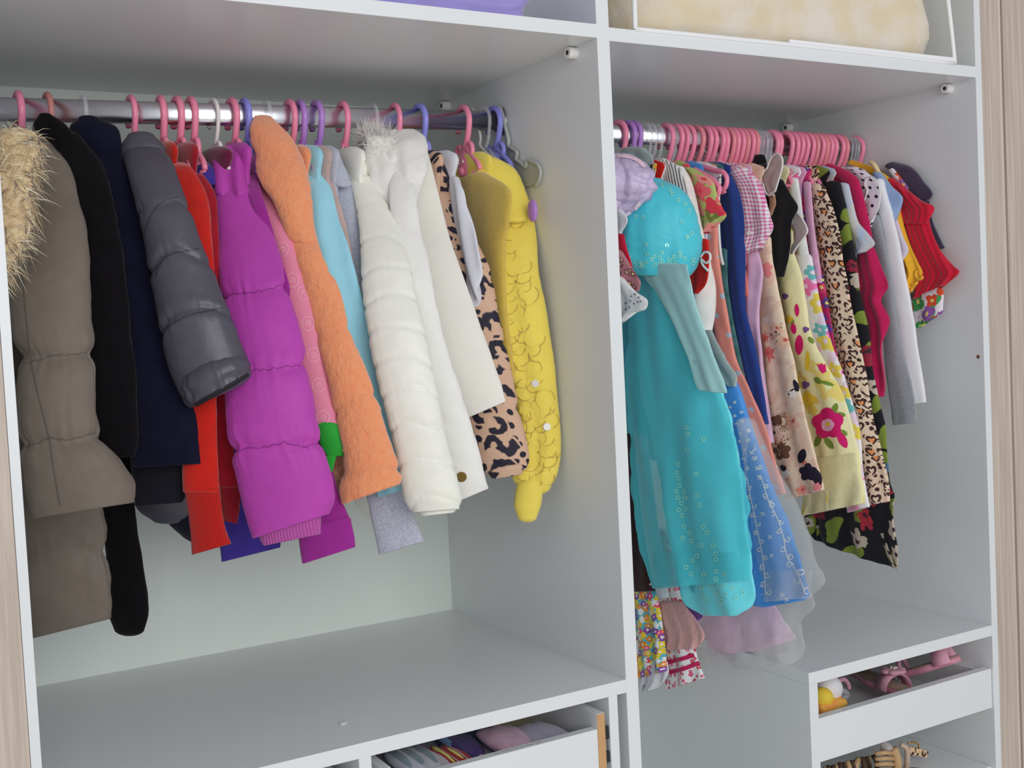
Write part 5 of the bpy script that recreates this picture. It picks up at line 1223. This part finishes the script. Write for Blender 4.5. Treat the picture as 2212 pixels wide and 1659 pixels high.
# crimson cardigan
m = cloth('crimson_jersey', (196, 28, 88), 0.85, 0.3, 800, 0.2, 0.25, 16, 0.1, g=1.08)
t = G('drape_cardigan', 'crimson pink draped cardigan with waterfall front edge', 'cardigan', 0.75, 0.3)
slab(t, 'shoulder', [(1786, 362, 1796, 353), (1798, 378, 1822, 364), (1822, 396, 1850, 384), (1836, 430, 1862, 416), (1846, 480, 1876, 475), (1856, 535, 1888, 530)], m, 0.752, 0.008, 0.003, rings=40)
slab(t, 'drape', [(1852, 1888, 535), (1848, 1902, 580), (1850, 1916, 618), (1852, 1902, 645), (1862, 1919, 690), (1870, 1916, 722), (1876, 1906, 760), (1882, 1911, 818), (1893, 1903, 856)], m, 0.744, 0.006, 0.008, 60, fgrow=0.5, rings=60); bodyR(t, 0.755, 0.45, m)
# dotted white
m = dots('black_dots', (214, 204, 216), (30, 28, 40), 0.0185, 0.0036)
t = G('dotted_blouse', 'white blouse with black dots and wavy sleeve', 'blouse', 0.772, 0.5)
slab(t, 'sleeve', [(1826, 366, 1852, 361), (1842, 1880, 378), (1852, 1897, 400), (1860, 1901, 425), (1864, 1897, 450), (1868, 1887, 475), (1873, 1880, 490)], m, 0.774, 0.007, 0.003)
tube('white_edge', [onx(u, v, 0.766) for u, v in [(1886, 382), (1897, 396), (1901, 425), (1896, 452), (1884, 474), (1876, 489)]], 0.0016, M_PLW, t, 8, 30); tube('white_edge', [onx(u, v, 0.766) for u, v in [(1884, 381), (1872, 385), (1868, 398), (1873, 412), (1868, 430), (1864, 442)]], 0.0016, M_PLW, t, 8, 30); bodyR(t, 0.776, 0.55, m)
# grey and white long sleeves
m = heather('grey_marl', (128, 132, 138), (152, 156, 162))
t = G('sweater', 'grey marl sweater sleeve behind the long white sleeve', 'sweater', 0.786, 0.35)
slab(t, 'sleeve', [(1876, 1900, 468), (1886, 1914, 530), (1898, 1926, 600), (1906, 1936, 680), (1912, 1950, 760), (1918, 1968, 830), (1926, 1977, 880), (1931, 917, 1978, 912)], m, 0.788, 0.007, 0.003); bodyR(t, 0.790, 0.45, m)
m = cloth('white_tee', (224, 224, 234), 0.85, 0.2, 1000, 0.15, 0.12, 12, 0.03, g=1.18)
t = G('long_sleeve_tee', 'white long-sleeved tee with straight cuff, longest white piece on the right', 'tee', 0.80, 0.35)
slab(t, 'sleeve', [(1894, 1908, 392), (1894, 1918, 430), (1902, 1932, 480), (1912, 1943, 530), (1919, 1956, 600), (1926, 1970, 670), (1935, 1982, 750), (1943, 1995, 825), (1948, 876, 2001, 868)], m, 0.802, 0.009, 0.002); bodyR(t, 0.804, 0.45, m)
m = cloth('light_blue_tee', (150, 174, 214), 0.85, 0.2, g=1.1)
t = G('tee', 'light blue tee with short sleeve', 'tee', 0.812, 0.5)
slab(t, 'sleeve', [(1886, 1906, 376), (1894, 1927, 404), (1908, 1948, 426), (1918, 1945, 448), (1926, 1932, 480)], m, 0.813, 0.007, 0.003, inner=0.7); bodyR(t, 0.814, 0.55, m)
m = cloth('pale_lilac_tee', (216, 210, 226), 0.85, 0.2, g=1.12)
t = G('tee', 'pale lilac tee sleeve below the light blue one', 'tee', 0.82, 0.5)
slab(t, 'sleeve', [(1926, 1937, 472), (1934, 1953, 515), (1938, 1963, 541), (1945, 567, 1951, 565)], m, 0.821, 0.005, 0.002, rings=30); bodyR(t, 0.822, 0.55, m)
# yellow
m = cloth('amber_cotton', (242, 180, 50), 0.8, 0.2, g=1.1)
t = G('yellow_shirt', 'amber yellow top with scalloped ruffle edge', 'top', 0.832, 0.5)
trace(t, 'yoke', [(1832, 354, 1838, 345), (1856, 364, 1862, 352), (1882, 376, 1888, 362), (1912, 396, 1920, 383), (1926, 412, 1932, 402)], m, x=0.832, ratio=0.4, rings=24, end='round')
slab(t, 'front', [(1928, 1944, 450), (1934, 1954, 500), (1940, 1966, 535), (1948, 1983, 568), (1953, 1992, 592), (1958, 1976, 615), (1960, 1970, 626)], m, 0.831, 0.007, 0.007, 90, fgrow=0.5)
for (u, v) in [(1986, 592), (1974, 604), (1964, 618)]:
    h = onx(u, v, 0.826); e = [(h[0], h[1]+0.009*math.cos(a), h[2]+0.010*math.sin(a)) for a in np.linspace(-2.6, 0.8, 9)]; tube('scallop', e, 0.0035, m, t, 8)
bodyR(t, 0.834, 0.6, m)
# red rib top
m = ribbed('red_rib_knit', (206, 22, 52), 0.013, 0.8, g=1.1, dark=0.84)
t = G('ribbed_shirt', 'bright red ribbed top with fluted short sleeve at the far right', 'top', 0.848, 0.6)
slab(t, 'sleeve', [(1924, 1934, 388), (1928, 1960, 410), (1934, 1990, 433), (1940, 468, 2017, 450), (1943, 482, 2003, 482)], m, 0.842, 0.012, 0.003, 50, inner=0.75)
slab(t, 'front', [(1942, 2004, 466), (1952, 2014, 505), (1964, 2032, 540), (1974, 2056, 573), (1978, 600, 2070, 588), (1972, 646, 2046, 614)], m, 0.848, 0.012, 0.004, 50, inner=0.8); bodyR(t, 0.849, 0.62, m, 0.004)
m = floral('white_bouquet_print', (234, 226, 232), [(150, 90, 170), (70, 160, 90), (225, 80, 50), (60, 70, 150)], 30, 4, 0.5, (240, 220, 120), (70, 165, 95), 24, 0.5, g=1.1)
t = G('floral_shirt', 'white top with green and violet flowers below the red ribbed top', 'top', 0.858, 0.5)
slab(t, 'sleeve', [(1964, 640, 2032, 618), (1968, 662, 2038, 632), (1974, 688, 2037, 656), (1979, 710, 2035, 674)], m, 0.858, 0.006, 0.004, 50, rings=30)
slab(t, 'collar', [(1920, 370, 1930, 364), (1938, 396, 1948, 386), (1952, 414, 1962, 404)], m, 0.856, 0.004, 0.0, rings=14); bodyR(t, 0.859, 0.6, m, 0.004)
m = plush('dark_speckled_knit', (58, 40, 74), (34, 30, 52), 260)
t = G('knit_cardigan', 'dark purple navy speckled knit cardigan against the right side panel', 'cardigan', 0.868, 0.6)
slab(t, 'shoulder', [(1914, 362, 1932, 349), (1930, 372, 1968, 360), (1948, 398, 1993, 389), (1966, 426, 2014, 419), (1986, 442, 2003, 436)], m, 0.866, 0.008, 0.002, rings=40)
slab(t, 'sleeve', [(1976, 2006, 430), (1985, 2013, 474), (1998, 2026, 506), (2022, 538, 2038, 534)], m, 0.870, 0.006, 0.002, rings=26); bodyR(t, 0.870, 0.62, m, 0.004)
t = G('camisole', 'cream camisole with only its thin strap showing above the light blue tee', 'camisole', 0.84, 0.7)
tube('strap', [onx(u, v, 0.82) for u, v in [(1880, 350), (1886, 354), (1894, 366), (1900, 376)]], [0.004, 0.0055, 0.004], cloth('cream_cotton', (236, 212, 160), 0.8, 0.1, g=1.1), t, 10, 14); bodyR(t, 0.842, 0.7, cloth('cream_cotton', (236, 212, 160), 0.8, 0.1, g=1.1), 0.004)
# ------------------------------------------------------------------ things on the upper shelves
m = cloth('purple_fleece', (158, 146, 208), 0.95, 0.5, 450, 0.4, 0.6, 16, 0.08, g=1.12)
t = thing('quilt', 'folded lavender fleece quilt on the left upper shelf', 'quilt', (-0.21, 0.2, 1.021))
def lump_pad(name, x0, x1, y0, y1, z0, z1, mat, par, seed=1, amp=0.012, nx=40, ny=24, quilt=None):
    rn = RN(seed, 8, 1, 4); V, Fc, U = [], [], []
    prof = [(0.0, 0.975), (0.12, 0.995), (0.35, 1.0), (0.65, 1.0), (0.88, 0.97), (1.0, 0.86)]
    lev = np.linspace(0, 1, 12)
    cx, cy = (x0+x1)/2, (y0+y1)/2; hx_, hy_ = (x1-x0)/2, (y1-y0)/2; n = 96
    for l in lev:
        k = np.interp(l, [p[0] for p in prof], [p[1] for p in prof])
        for j in range(n):
            a = 2*math.pi*j/n; c_, s_ = math.cos(a), math.sin(a); e = 0.22
            px = math.copysign(abs(c_)**e, c_); py = math.copysign(abs(s_)**e, s_)
            d_ = amp*rn(px*2.5+py, l*3+py*2)*min(1, l*6)
            V.append((cx+(hx_*k+d_)*px, cy+(hy_*k+d_)*py, z0+(z1-z0)*l+amp*0.5*rn(px*3, py*3)*l)); U.append((px*hx_, l*(z1-z0)))
    k = len(lev)
    for i in range(k-1):
        for j in range(n): Fc.append([i*n+j, i*n+(j+1) % n, (i+1)*n+(j+1) % n, (i+1)*n+j])
    Fc.append(list(range(n))[::-1]); V.append((cx, cy, z1+amp)); U.append((0, 0)); c0 = len(V)-1
    for j in range(n): Fc.append([(k-1)*n+j, (k-1)*n+(j+1) % n, c0])
    o = mesh_obj(name, V, Fc, mat, par, uvs=U); BV[o.name] = (V, Fc); return o
lump_pad('folded_layer', -0.385, -0.092, 0.02, 0.44, 1.0225, 1.058, m, t, 5, 0.009)
lump_pad('folded_layer', -0.375, -0.088, 0.03, 0.44, 1.06, 1.12, m, t, 6, 0.009)
tube('rolled_edge', [ony(u, v, 0.035) for u, v in [(1040, 2), (1075, 10), (1110, 6), (1130, -6)]], 0.012, m, t, 12, 20)

mb_ = cloth('cream_bedding', (226, 208, 172), 0.8, 0.2, 900, 0.1, 1.0, 9, 0.05, g=1.1, c2=(226, 216, 200))
t = thing('storage_bag', 'clear storage bag of cream bedding with white piping on the right upper shelf', 'storage bag', (0.45, 0.2, 1.019))
zb_ = 1.0195
lump_pad('bedding', 0.086, 0.808, 0.016, 0.50, zb_+0.006, zb_+0.26, mb_, t, 9, 0.013)
mv = plain('clear_vinyl', (225, 226, 226), 0.12, 0.8, alpha=0.10, g=1.1)
xA, xB_, yA, yB_, zA, zB_ = 0.074, 0.822, 0.001, 0.52, zb_, zb_+0.30
V = [(xA, yA, zA), (xB_, yA, zA), (xB_, yB_, zA), (xA, yB_, zA), (xA+0.005, yA+0.012, zB_), (xB_-0.03, yA+0.012, zB_), (xB_-0.03, yB_, zB_), (xA+0.005, yB_, zB_)]
mesh_obj('vinyl_cover', V, [[0, 3, 2, 1], [4, 5, 6, 7], [0, 1, 5, 4], [1, 2, 6, 5], [2, 3, 7, 6], [3, 0, 4, 7]], mv, t, smooth=False)
mpi = plain('white_piping', (240, 242, 248), 0.5, 0.4, g=1.15)
pi_ = [[V[0], ((xA+0.003), yA+0.003, zA+0.06), V[4]], [V[1], (xB_-0.004, yA+0.001, zA+0.05), (xB_-0.012, yA+0.003, zA+0.13), V[5]], [V[0], (0.45, yA-0.0005, zA+0.002), V[1]], [V[4], V[5]], [V[5], V[6]], [V[1], V[2]]]
for q in pi_: tube('piping', q, 0.0042, mpi, t, 8, 20)
box('zip_tape', (0.40, -0.001, zb_-0.001), (0.818, 0.004, zb_+0.011), mpi, t, 0.001)

# ------------------------------------------------------------------ folded clothes in the left drawer
DZ = -0.183
def folded(label, name, pts, half, mat, y, mat2=None):
    P = [ony(u, v, y) for u, v in pts]; t = thing(name, label, 'folded garment', tuple(np.mean(P, 0)-np.array([0, 0, 0.03])), 'clothes in the left drawer')
    k = (P[0]-CAM)@FW/F
    P = crom(np.array(P), 22); V, Fc = [], []; n = 22; SEED[0] += 1; rn = RN(SEED[0], 7, 1, 4)
    for i, p in enumerate(P):
        e = math.sqrt(max(0.02, 1-(abs(i/10.5-1))**4))
        for j in range(n):
            a = 2*math.pi*j/n; q = 1+0.16*rn(a*1.0, i*0.35)
            V.append((p[0], p[1]+0.055*math.cos(a)*e*q, p[2]+half*k*math.sin(a)*e*q))
    for i in range(21):
        for j in range(n): Fc.append([i*n+j, i*n+(j+1) % n, (i+1)*n+(j+1) % n, (i+1)*n+j])
    Fc += [list(range(n))[::-1], [21*n+j for j in range(n)]]
    U_ = [(v[0], v[2]) for v in V]
    mesh_obj('cloth', V, Fc, mat, t, uvs=U_); return t
folded('rolled pale pink shirt with blue stripe in the left drawer', 'folded_shirt', [(1050, 1606), (1085, 1598), (1126, 1583)], 16, cloth('pale_pink', (206, 170, 190), 0.9, 0.2), 0.10)
folded('lavender grey shirt at the right end of the left drawer', 'folded_shirt', [(1110, 1606), (1160, 1590), (1216, 1578)], 15, cloth('lavender_grey', (176, 172, 190), 0.9, 0.2), 0.085)
folded('pale yellow folded shirt at the back of the left drawer', 'folded_shirt', [(1040, 1584), (1100, 1572), (1176, 1560)], 13, cloth('pale_yellow', (196, 186, 146), 0.9, 0.2), 0.20)
folded('dark violet shirt with small star print in the left drawer', 'folded_shirt', [(955, 1608), (990, 1612), (1034, 1612)], 22, floral('violet_stars', (74, 62, 112), [(120, 160, 200), (200, 150, 180), (220, 190, 60)], 55, 5, 0.35, dens=0.5), 0.15)
folded('white and grey striped shirt at the left end of the drawer', 'folded_shirt', [(846, 1652), (890, 1642), (938, 1630)], 15, dots('grey_stripe', (190, 190, 200), (130, 150, 160), 0.02, 0.007), 0.10)
folded('white shirt with red print near the drawer front', 'folded_shirt', [(930, 1646), (965, 1640), (1008, 1632)], 13, floral('red_print', (190, 186, 190), [(170, 40, 46), (160, 40, 40)], 50, 4, 0.5), 0.075)
folded('mauve folded top at the back left of the drawer', 'folded_shirt', [(838, 1634), (880, 1622), (935, 1608)], 13, cloth('mauve', (160, 136, 160), 0.9, 0.2), 0.2)
folded('dark teal bundled top in the middle of the drawer', 'folded_shirt', [(1008, 1600), (1028, 1594), (1052, 1590)], 18, cloth('dark_teal', (70, 92, 112), 0.9, 0.2), 0.18)
folded('olive green folded top between the violet and teal ones', 'folded_shirt', [(900, 1622), (940, 1612), (975, 1602)], 12, cloth('olive', (150, 150, 96), 0.9, 0.2), 0.24)
m = cloth('stacked_cloth', (150, 150, 165), 0.9, 0.2)
ml_ = lump_pad('folded_shirts', -0.400, -0.066, 0.03, 0.43, -0.182, -0.105, m, None, 31, 0.010); tagit(ml_, 'grey folded cloth lining the bottom of the left drawer', 'folded garment', 'clothes in the left drawer')
fz = thing('thread', 'small pale curl of thread lying on the left lower shelf', 'thread', (-0.30, 0.1, 0.0))
tube('strand', [onz(u, v, 0.0012) for u, v in [(733, 1560), (738, 1564), (744, 1563), (749, 1558)]], 0.0011, M_PLW, fz, 6, 14)

# ------------------------------------------------------------------ shoes and small things in the drawer unit
m_sole = cloth('taupe_insole', (160, 140, 122), 0.8, 0.1, g=1.1); m_rim = plain('pink_patent', (206, 142, 160), 0.3, 0.5, g=1.1)
m_str = cloth('pink_satin_strap', (224, 164, 184), 0.5, 0.1, g=1.12, spec=0.4)
def sole_geo(L, W_, z0, z1, n=30):
    V, Fc = [], []
    for z in (z0, z1):
        for j in range(n):
            a = 2*math.pi*j/n; yy = math.cos(a)*L/2; k = 0.82+0.25*(yy/L)+0.10*math.cos(4*math.pi*yy/L)
            V.append((math.sin(a)*W_/2*k*(1 if abs(math.sin(a)) > 0 else 1), yy, z))
    for j in range(n): Fc.append([j, (j+1) % n, n+(j+1) % n, n+j])
    Fc += [list(range(n))[::-1], list(range(n, 2*n))]
    return V, Fc
def xf(V, M_): return [tuple(M_ @ Vector(v)) for v in V]
def sandal(label, heel, toe, roll=0.0, W_=0.062):
    heel, toe = Vector(heel), Vector(toe); L = (toe-heel).length; yv = (toe-heel).normalized()
    xv = yv.cross(Vector((0, 0, 1))).normalized(); zv = xv.cross(yv)
    Mx = Matrix((xv, yv, zv)).transposed().to_4x4(); Mx.translation = (heel+toe)/2; Mx = Mx @ Matrix.Rotation(roll, 4, 'Y')
    t = thing('sandal', label, 'sandal', tuple((heel+toe)/2), 'pink flower sandals')
    V, Fc = sole_geo(L, W_, 0, 0.012); mesh_obj('sole', xf(V, Mx), Fc, m_rim, t)
    V, Fc = sole_geo(L*0.96, W_*0.92, 0.0121, 0.0135); mesh_obj('insole', xf(V, Mx), Fc, m_sole, t)
    for (yc, wd, hh) in ((L*0.27, 0.034, 0.032), (-L*0.36, 0.010, 0.034)):
        V, Fc = [], []; k = 13
        for i in range(k):
            a = math.pi*i/(k-1)
            for dy in (-wd/2, wd/2):
                for q in (1.0, 0.93): V.append((math.cos(a)*W_*0.5*q, yc+dy, 0.006+math.sin(a)*hh*q))
        for i in range(k-1):
            o = i*4
            Fc += [[o, o+4, o+6, o+2], [o+1, o+3, o+7, o+5], [o, o+1, o+5, o+4], [o+2, o+6, o+7, o+3]]
        mesh_obj('strap', xf(V, Mx), Fc, m_str, t)
    for k in range(6):
        a = k*math.pi/3; V, Fc = ell_geo((0.014*math.cos(a), L*0.27+0.014*math.sin(a), 0.041), (0.013, 0.012, 0.005), 12, 6); mesh_obj('petal', xf(V, Mx), Fc, m_str, t)
    for k in range(5):
        a = k*1.256; V, Fc = ell_geo((0.005*math.cos(a), L*0.27+0.005*math.sin(a), 0.047), (0.0036, 0.0036, 0.003), 8, 6); mesh_obj('rhinestone', xf(V, Mx), Fc, M_GEM, t)
    return t
sandal('pink sandal with a flower and rhinestones, nearer the drawer front', onz(1838, 1452, -0.195), onz(1962, 1506, -0.190))
sandal('pink flower sandal lying behind against the right side of the drawer', onz(1940, 1468, -0.188), onz(2078, 1428, -0.138), -0.15, 0.07)
BZ = -0.215
def ballthing(label, u, v, y, rad, mat, kind='ball'):
    c = ony(u, v, y); o = ell('foam_ball', c, (rad, rad, rad), mat, None, 24, 16); tagit(o, label, 'ball', 'soft balls in the drawer'); return o
ballthing('white foam ball in the drawer corner', 1790, 1487, 0.085, 0.026, plain('white_foam', (228, 226, 230), 0.8, 0.2, g=1.1))
ballthing('yellow foam ball under the white one', 1777, 1508, 0.07, 0.020, plain('yellow_foam', (244, 204, 70), 0.7, 0.3, g=1.1))
ballthing('small orange foam ball beside the white one', 1801, 1507, 0.075, 0.014, plain('orange_foam', (250, 140, 70), 0.7, 0.3, g=1.1))
P = [ony(u, v, 0.06) for u, v in [(1768, 1537), (1790, 1528), (1812, 1521), (1824, 1517)]]
b = NB('orange_yellow_fade'); zz = b.sep(b.obj())[0]; nz = b.noise(b.obj(), 30)[0]
mfd_ = b.fin(b.mix(b.step(0.5, nz, 0.2), lin((250, 150, 80), 1.1), lin((244, 200, 80), 1.1)), 0.7)
o = tube('foam_stick', P, [0.013, 0.014, 0.013, 0.008], mfd_, None, 14, 14); tagit(o, 'orange and yellow foam stick lying along the drawer front', 'toy')
P = [ony(u, v, 0.09) for u, v in [(1812, 1494), (1822, 1492), (1830, 1500), (1826, 1507), (1816, 1506), (1812, 1496)]]
o = tube('hair_clip', P, 0.0055, M_CLEAR, None, 10, 24); tagit(o, 'clear plastic hair clip beside the foam balls', 'hair clip')
P = [ony(u, v, 0.14) for u, v in [(1812, 1470), (1824, 1468), (1832, 1478), (1834, 1488)]]
o = tube('hair_tie', P, 0.0045, m_str, None, 10, 20); tagit(o, 'pink loop band behind the clear hair clip', 'hair tie')

# beige strappy sandal with leopard bow in the lower compartment
m_be = cloth('beige_leather', (202, 168, 126), 0.55, 0.0, 900, 0.1, g=1.05); m_dk = plain('dark_sole', (70, 52, 40), 0.7); m_leo = leopard('leopard_bow', (206, 172, 134), (52, 42, 40), 60)
t = thing('strappy_sandal', 'beige strappy sandal with leopard bow in the lower compartment of the unit', 'sandal', (0.62, 0.08, -0.30))
def py(u, v, y): return ony(u, v, y)
YS = 0.10
V, Fc = sole_geo(0.17, 0.062, 0, 0.014); c_ = py(1935, 1662, YS); Mx = Matrix.Translation(Vector(c_)+Vector((-0.03, 0, -0.02))) @ Matrix.Rotation(math.radians(80), 4, 'Z')
mesh_obj('sole', xf(V, Mx), Fc, m_be, t)
for k in range(4): tube('strap', [py(1890, 1628+k*12, YS), py(1910, 1626+k*12, YS-0.012), py(1930, 1627+k*12, YS)], 0.0042, m_be, t, 8, 10)
tube('strap', [py(1930, 1616, YS), py(1938, 1640, YS-0.004), py(1938, 1664, YS)], 0.009, m_be, t, 10, 12)
tube('ankle_band', [py(1945, 1608, YS), py(1958, 1616, YS-0.008), py(1960, 1640, YS-0.008), py(1957, 1664, YS)], 0.0055, plain('taupe_patent', (178, 158, 140), 0.3, 0.5), t, 10, 18)
tube('toe_strap', [py(1908, 1610, YS+0.02), py(1918, 1618, YS+0.01), py(1922, 1632, YS+0.01)], 0.011, plain('grey_satin', (176, 168, 166), 0.5), t, 10, 12)
V = [tuple(py(u, v, YS-0.002)) for u, v in [(1965, 1614), (1985, 1616), (2006, 1624), (2002, 1638), (1984, 1632), (1968, 1632)]]
V2 = [tuple(np.array(q)+np.array([0, 0.006, 0])) for q in V]; n_ = len(V)
mesh_obj('bow', V+V2, [list(range(n_)), list(range(n_, 2*n_))[::-1]]+[[i, (i+1) % n_, n_+(i+1) % n_, n_+i] for i in range(n_)], m_leo, t, smooth=False, uvs=[(q[0], q[2]) for q in V+V2])
tube('buckle', [py(u, v, YS) for u, v in [(1962, 1606), (1975, 1603), (1984, 1608), (1985, 1616)]], 0.0022, M_GOLD, t, 8, 12)
t = thing('strappy_sandal', 'dark brown fringed sandal partly hidden under the drawer front', 'sandal', (0.5, 0.10, -0.33))
for k in range(14):
    u0 = 1782+k*8.0; v0 = np.interp(u0, [1776, 1940], [1654, 1612])+6
    tube('fringe', [py(u0, v0, YS+0.03), py(u0+random.uniform(-6, 8), v0+14, YS+0.02), py(u0+random.uniform(-4, 14), v0+38, YS+0.03)], random.uniform(0.003, 0.006), m_dk if k % 3 else m_be, t, 8, 10)
V, Fc = sole_geo(0.16, 0.06, 0, 0.014); Mx = Matrix.Translation(Vector(py(1830, 1700, YS+0.03))) @ Matrix.Rotation(math.radians(70), 4, 'Z')
mesh_obj('sole', xf(V, Mx), Fc, m_dk, t)

bpy.context.view_layer.update()
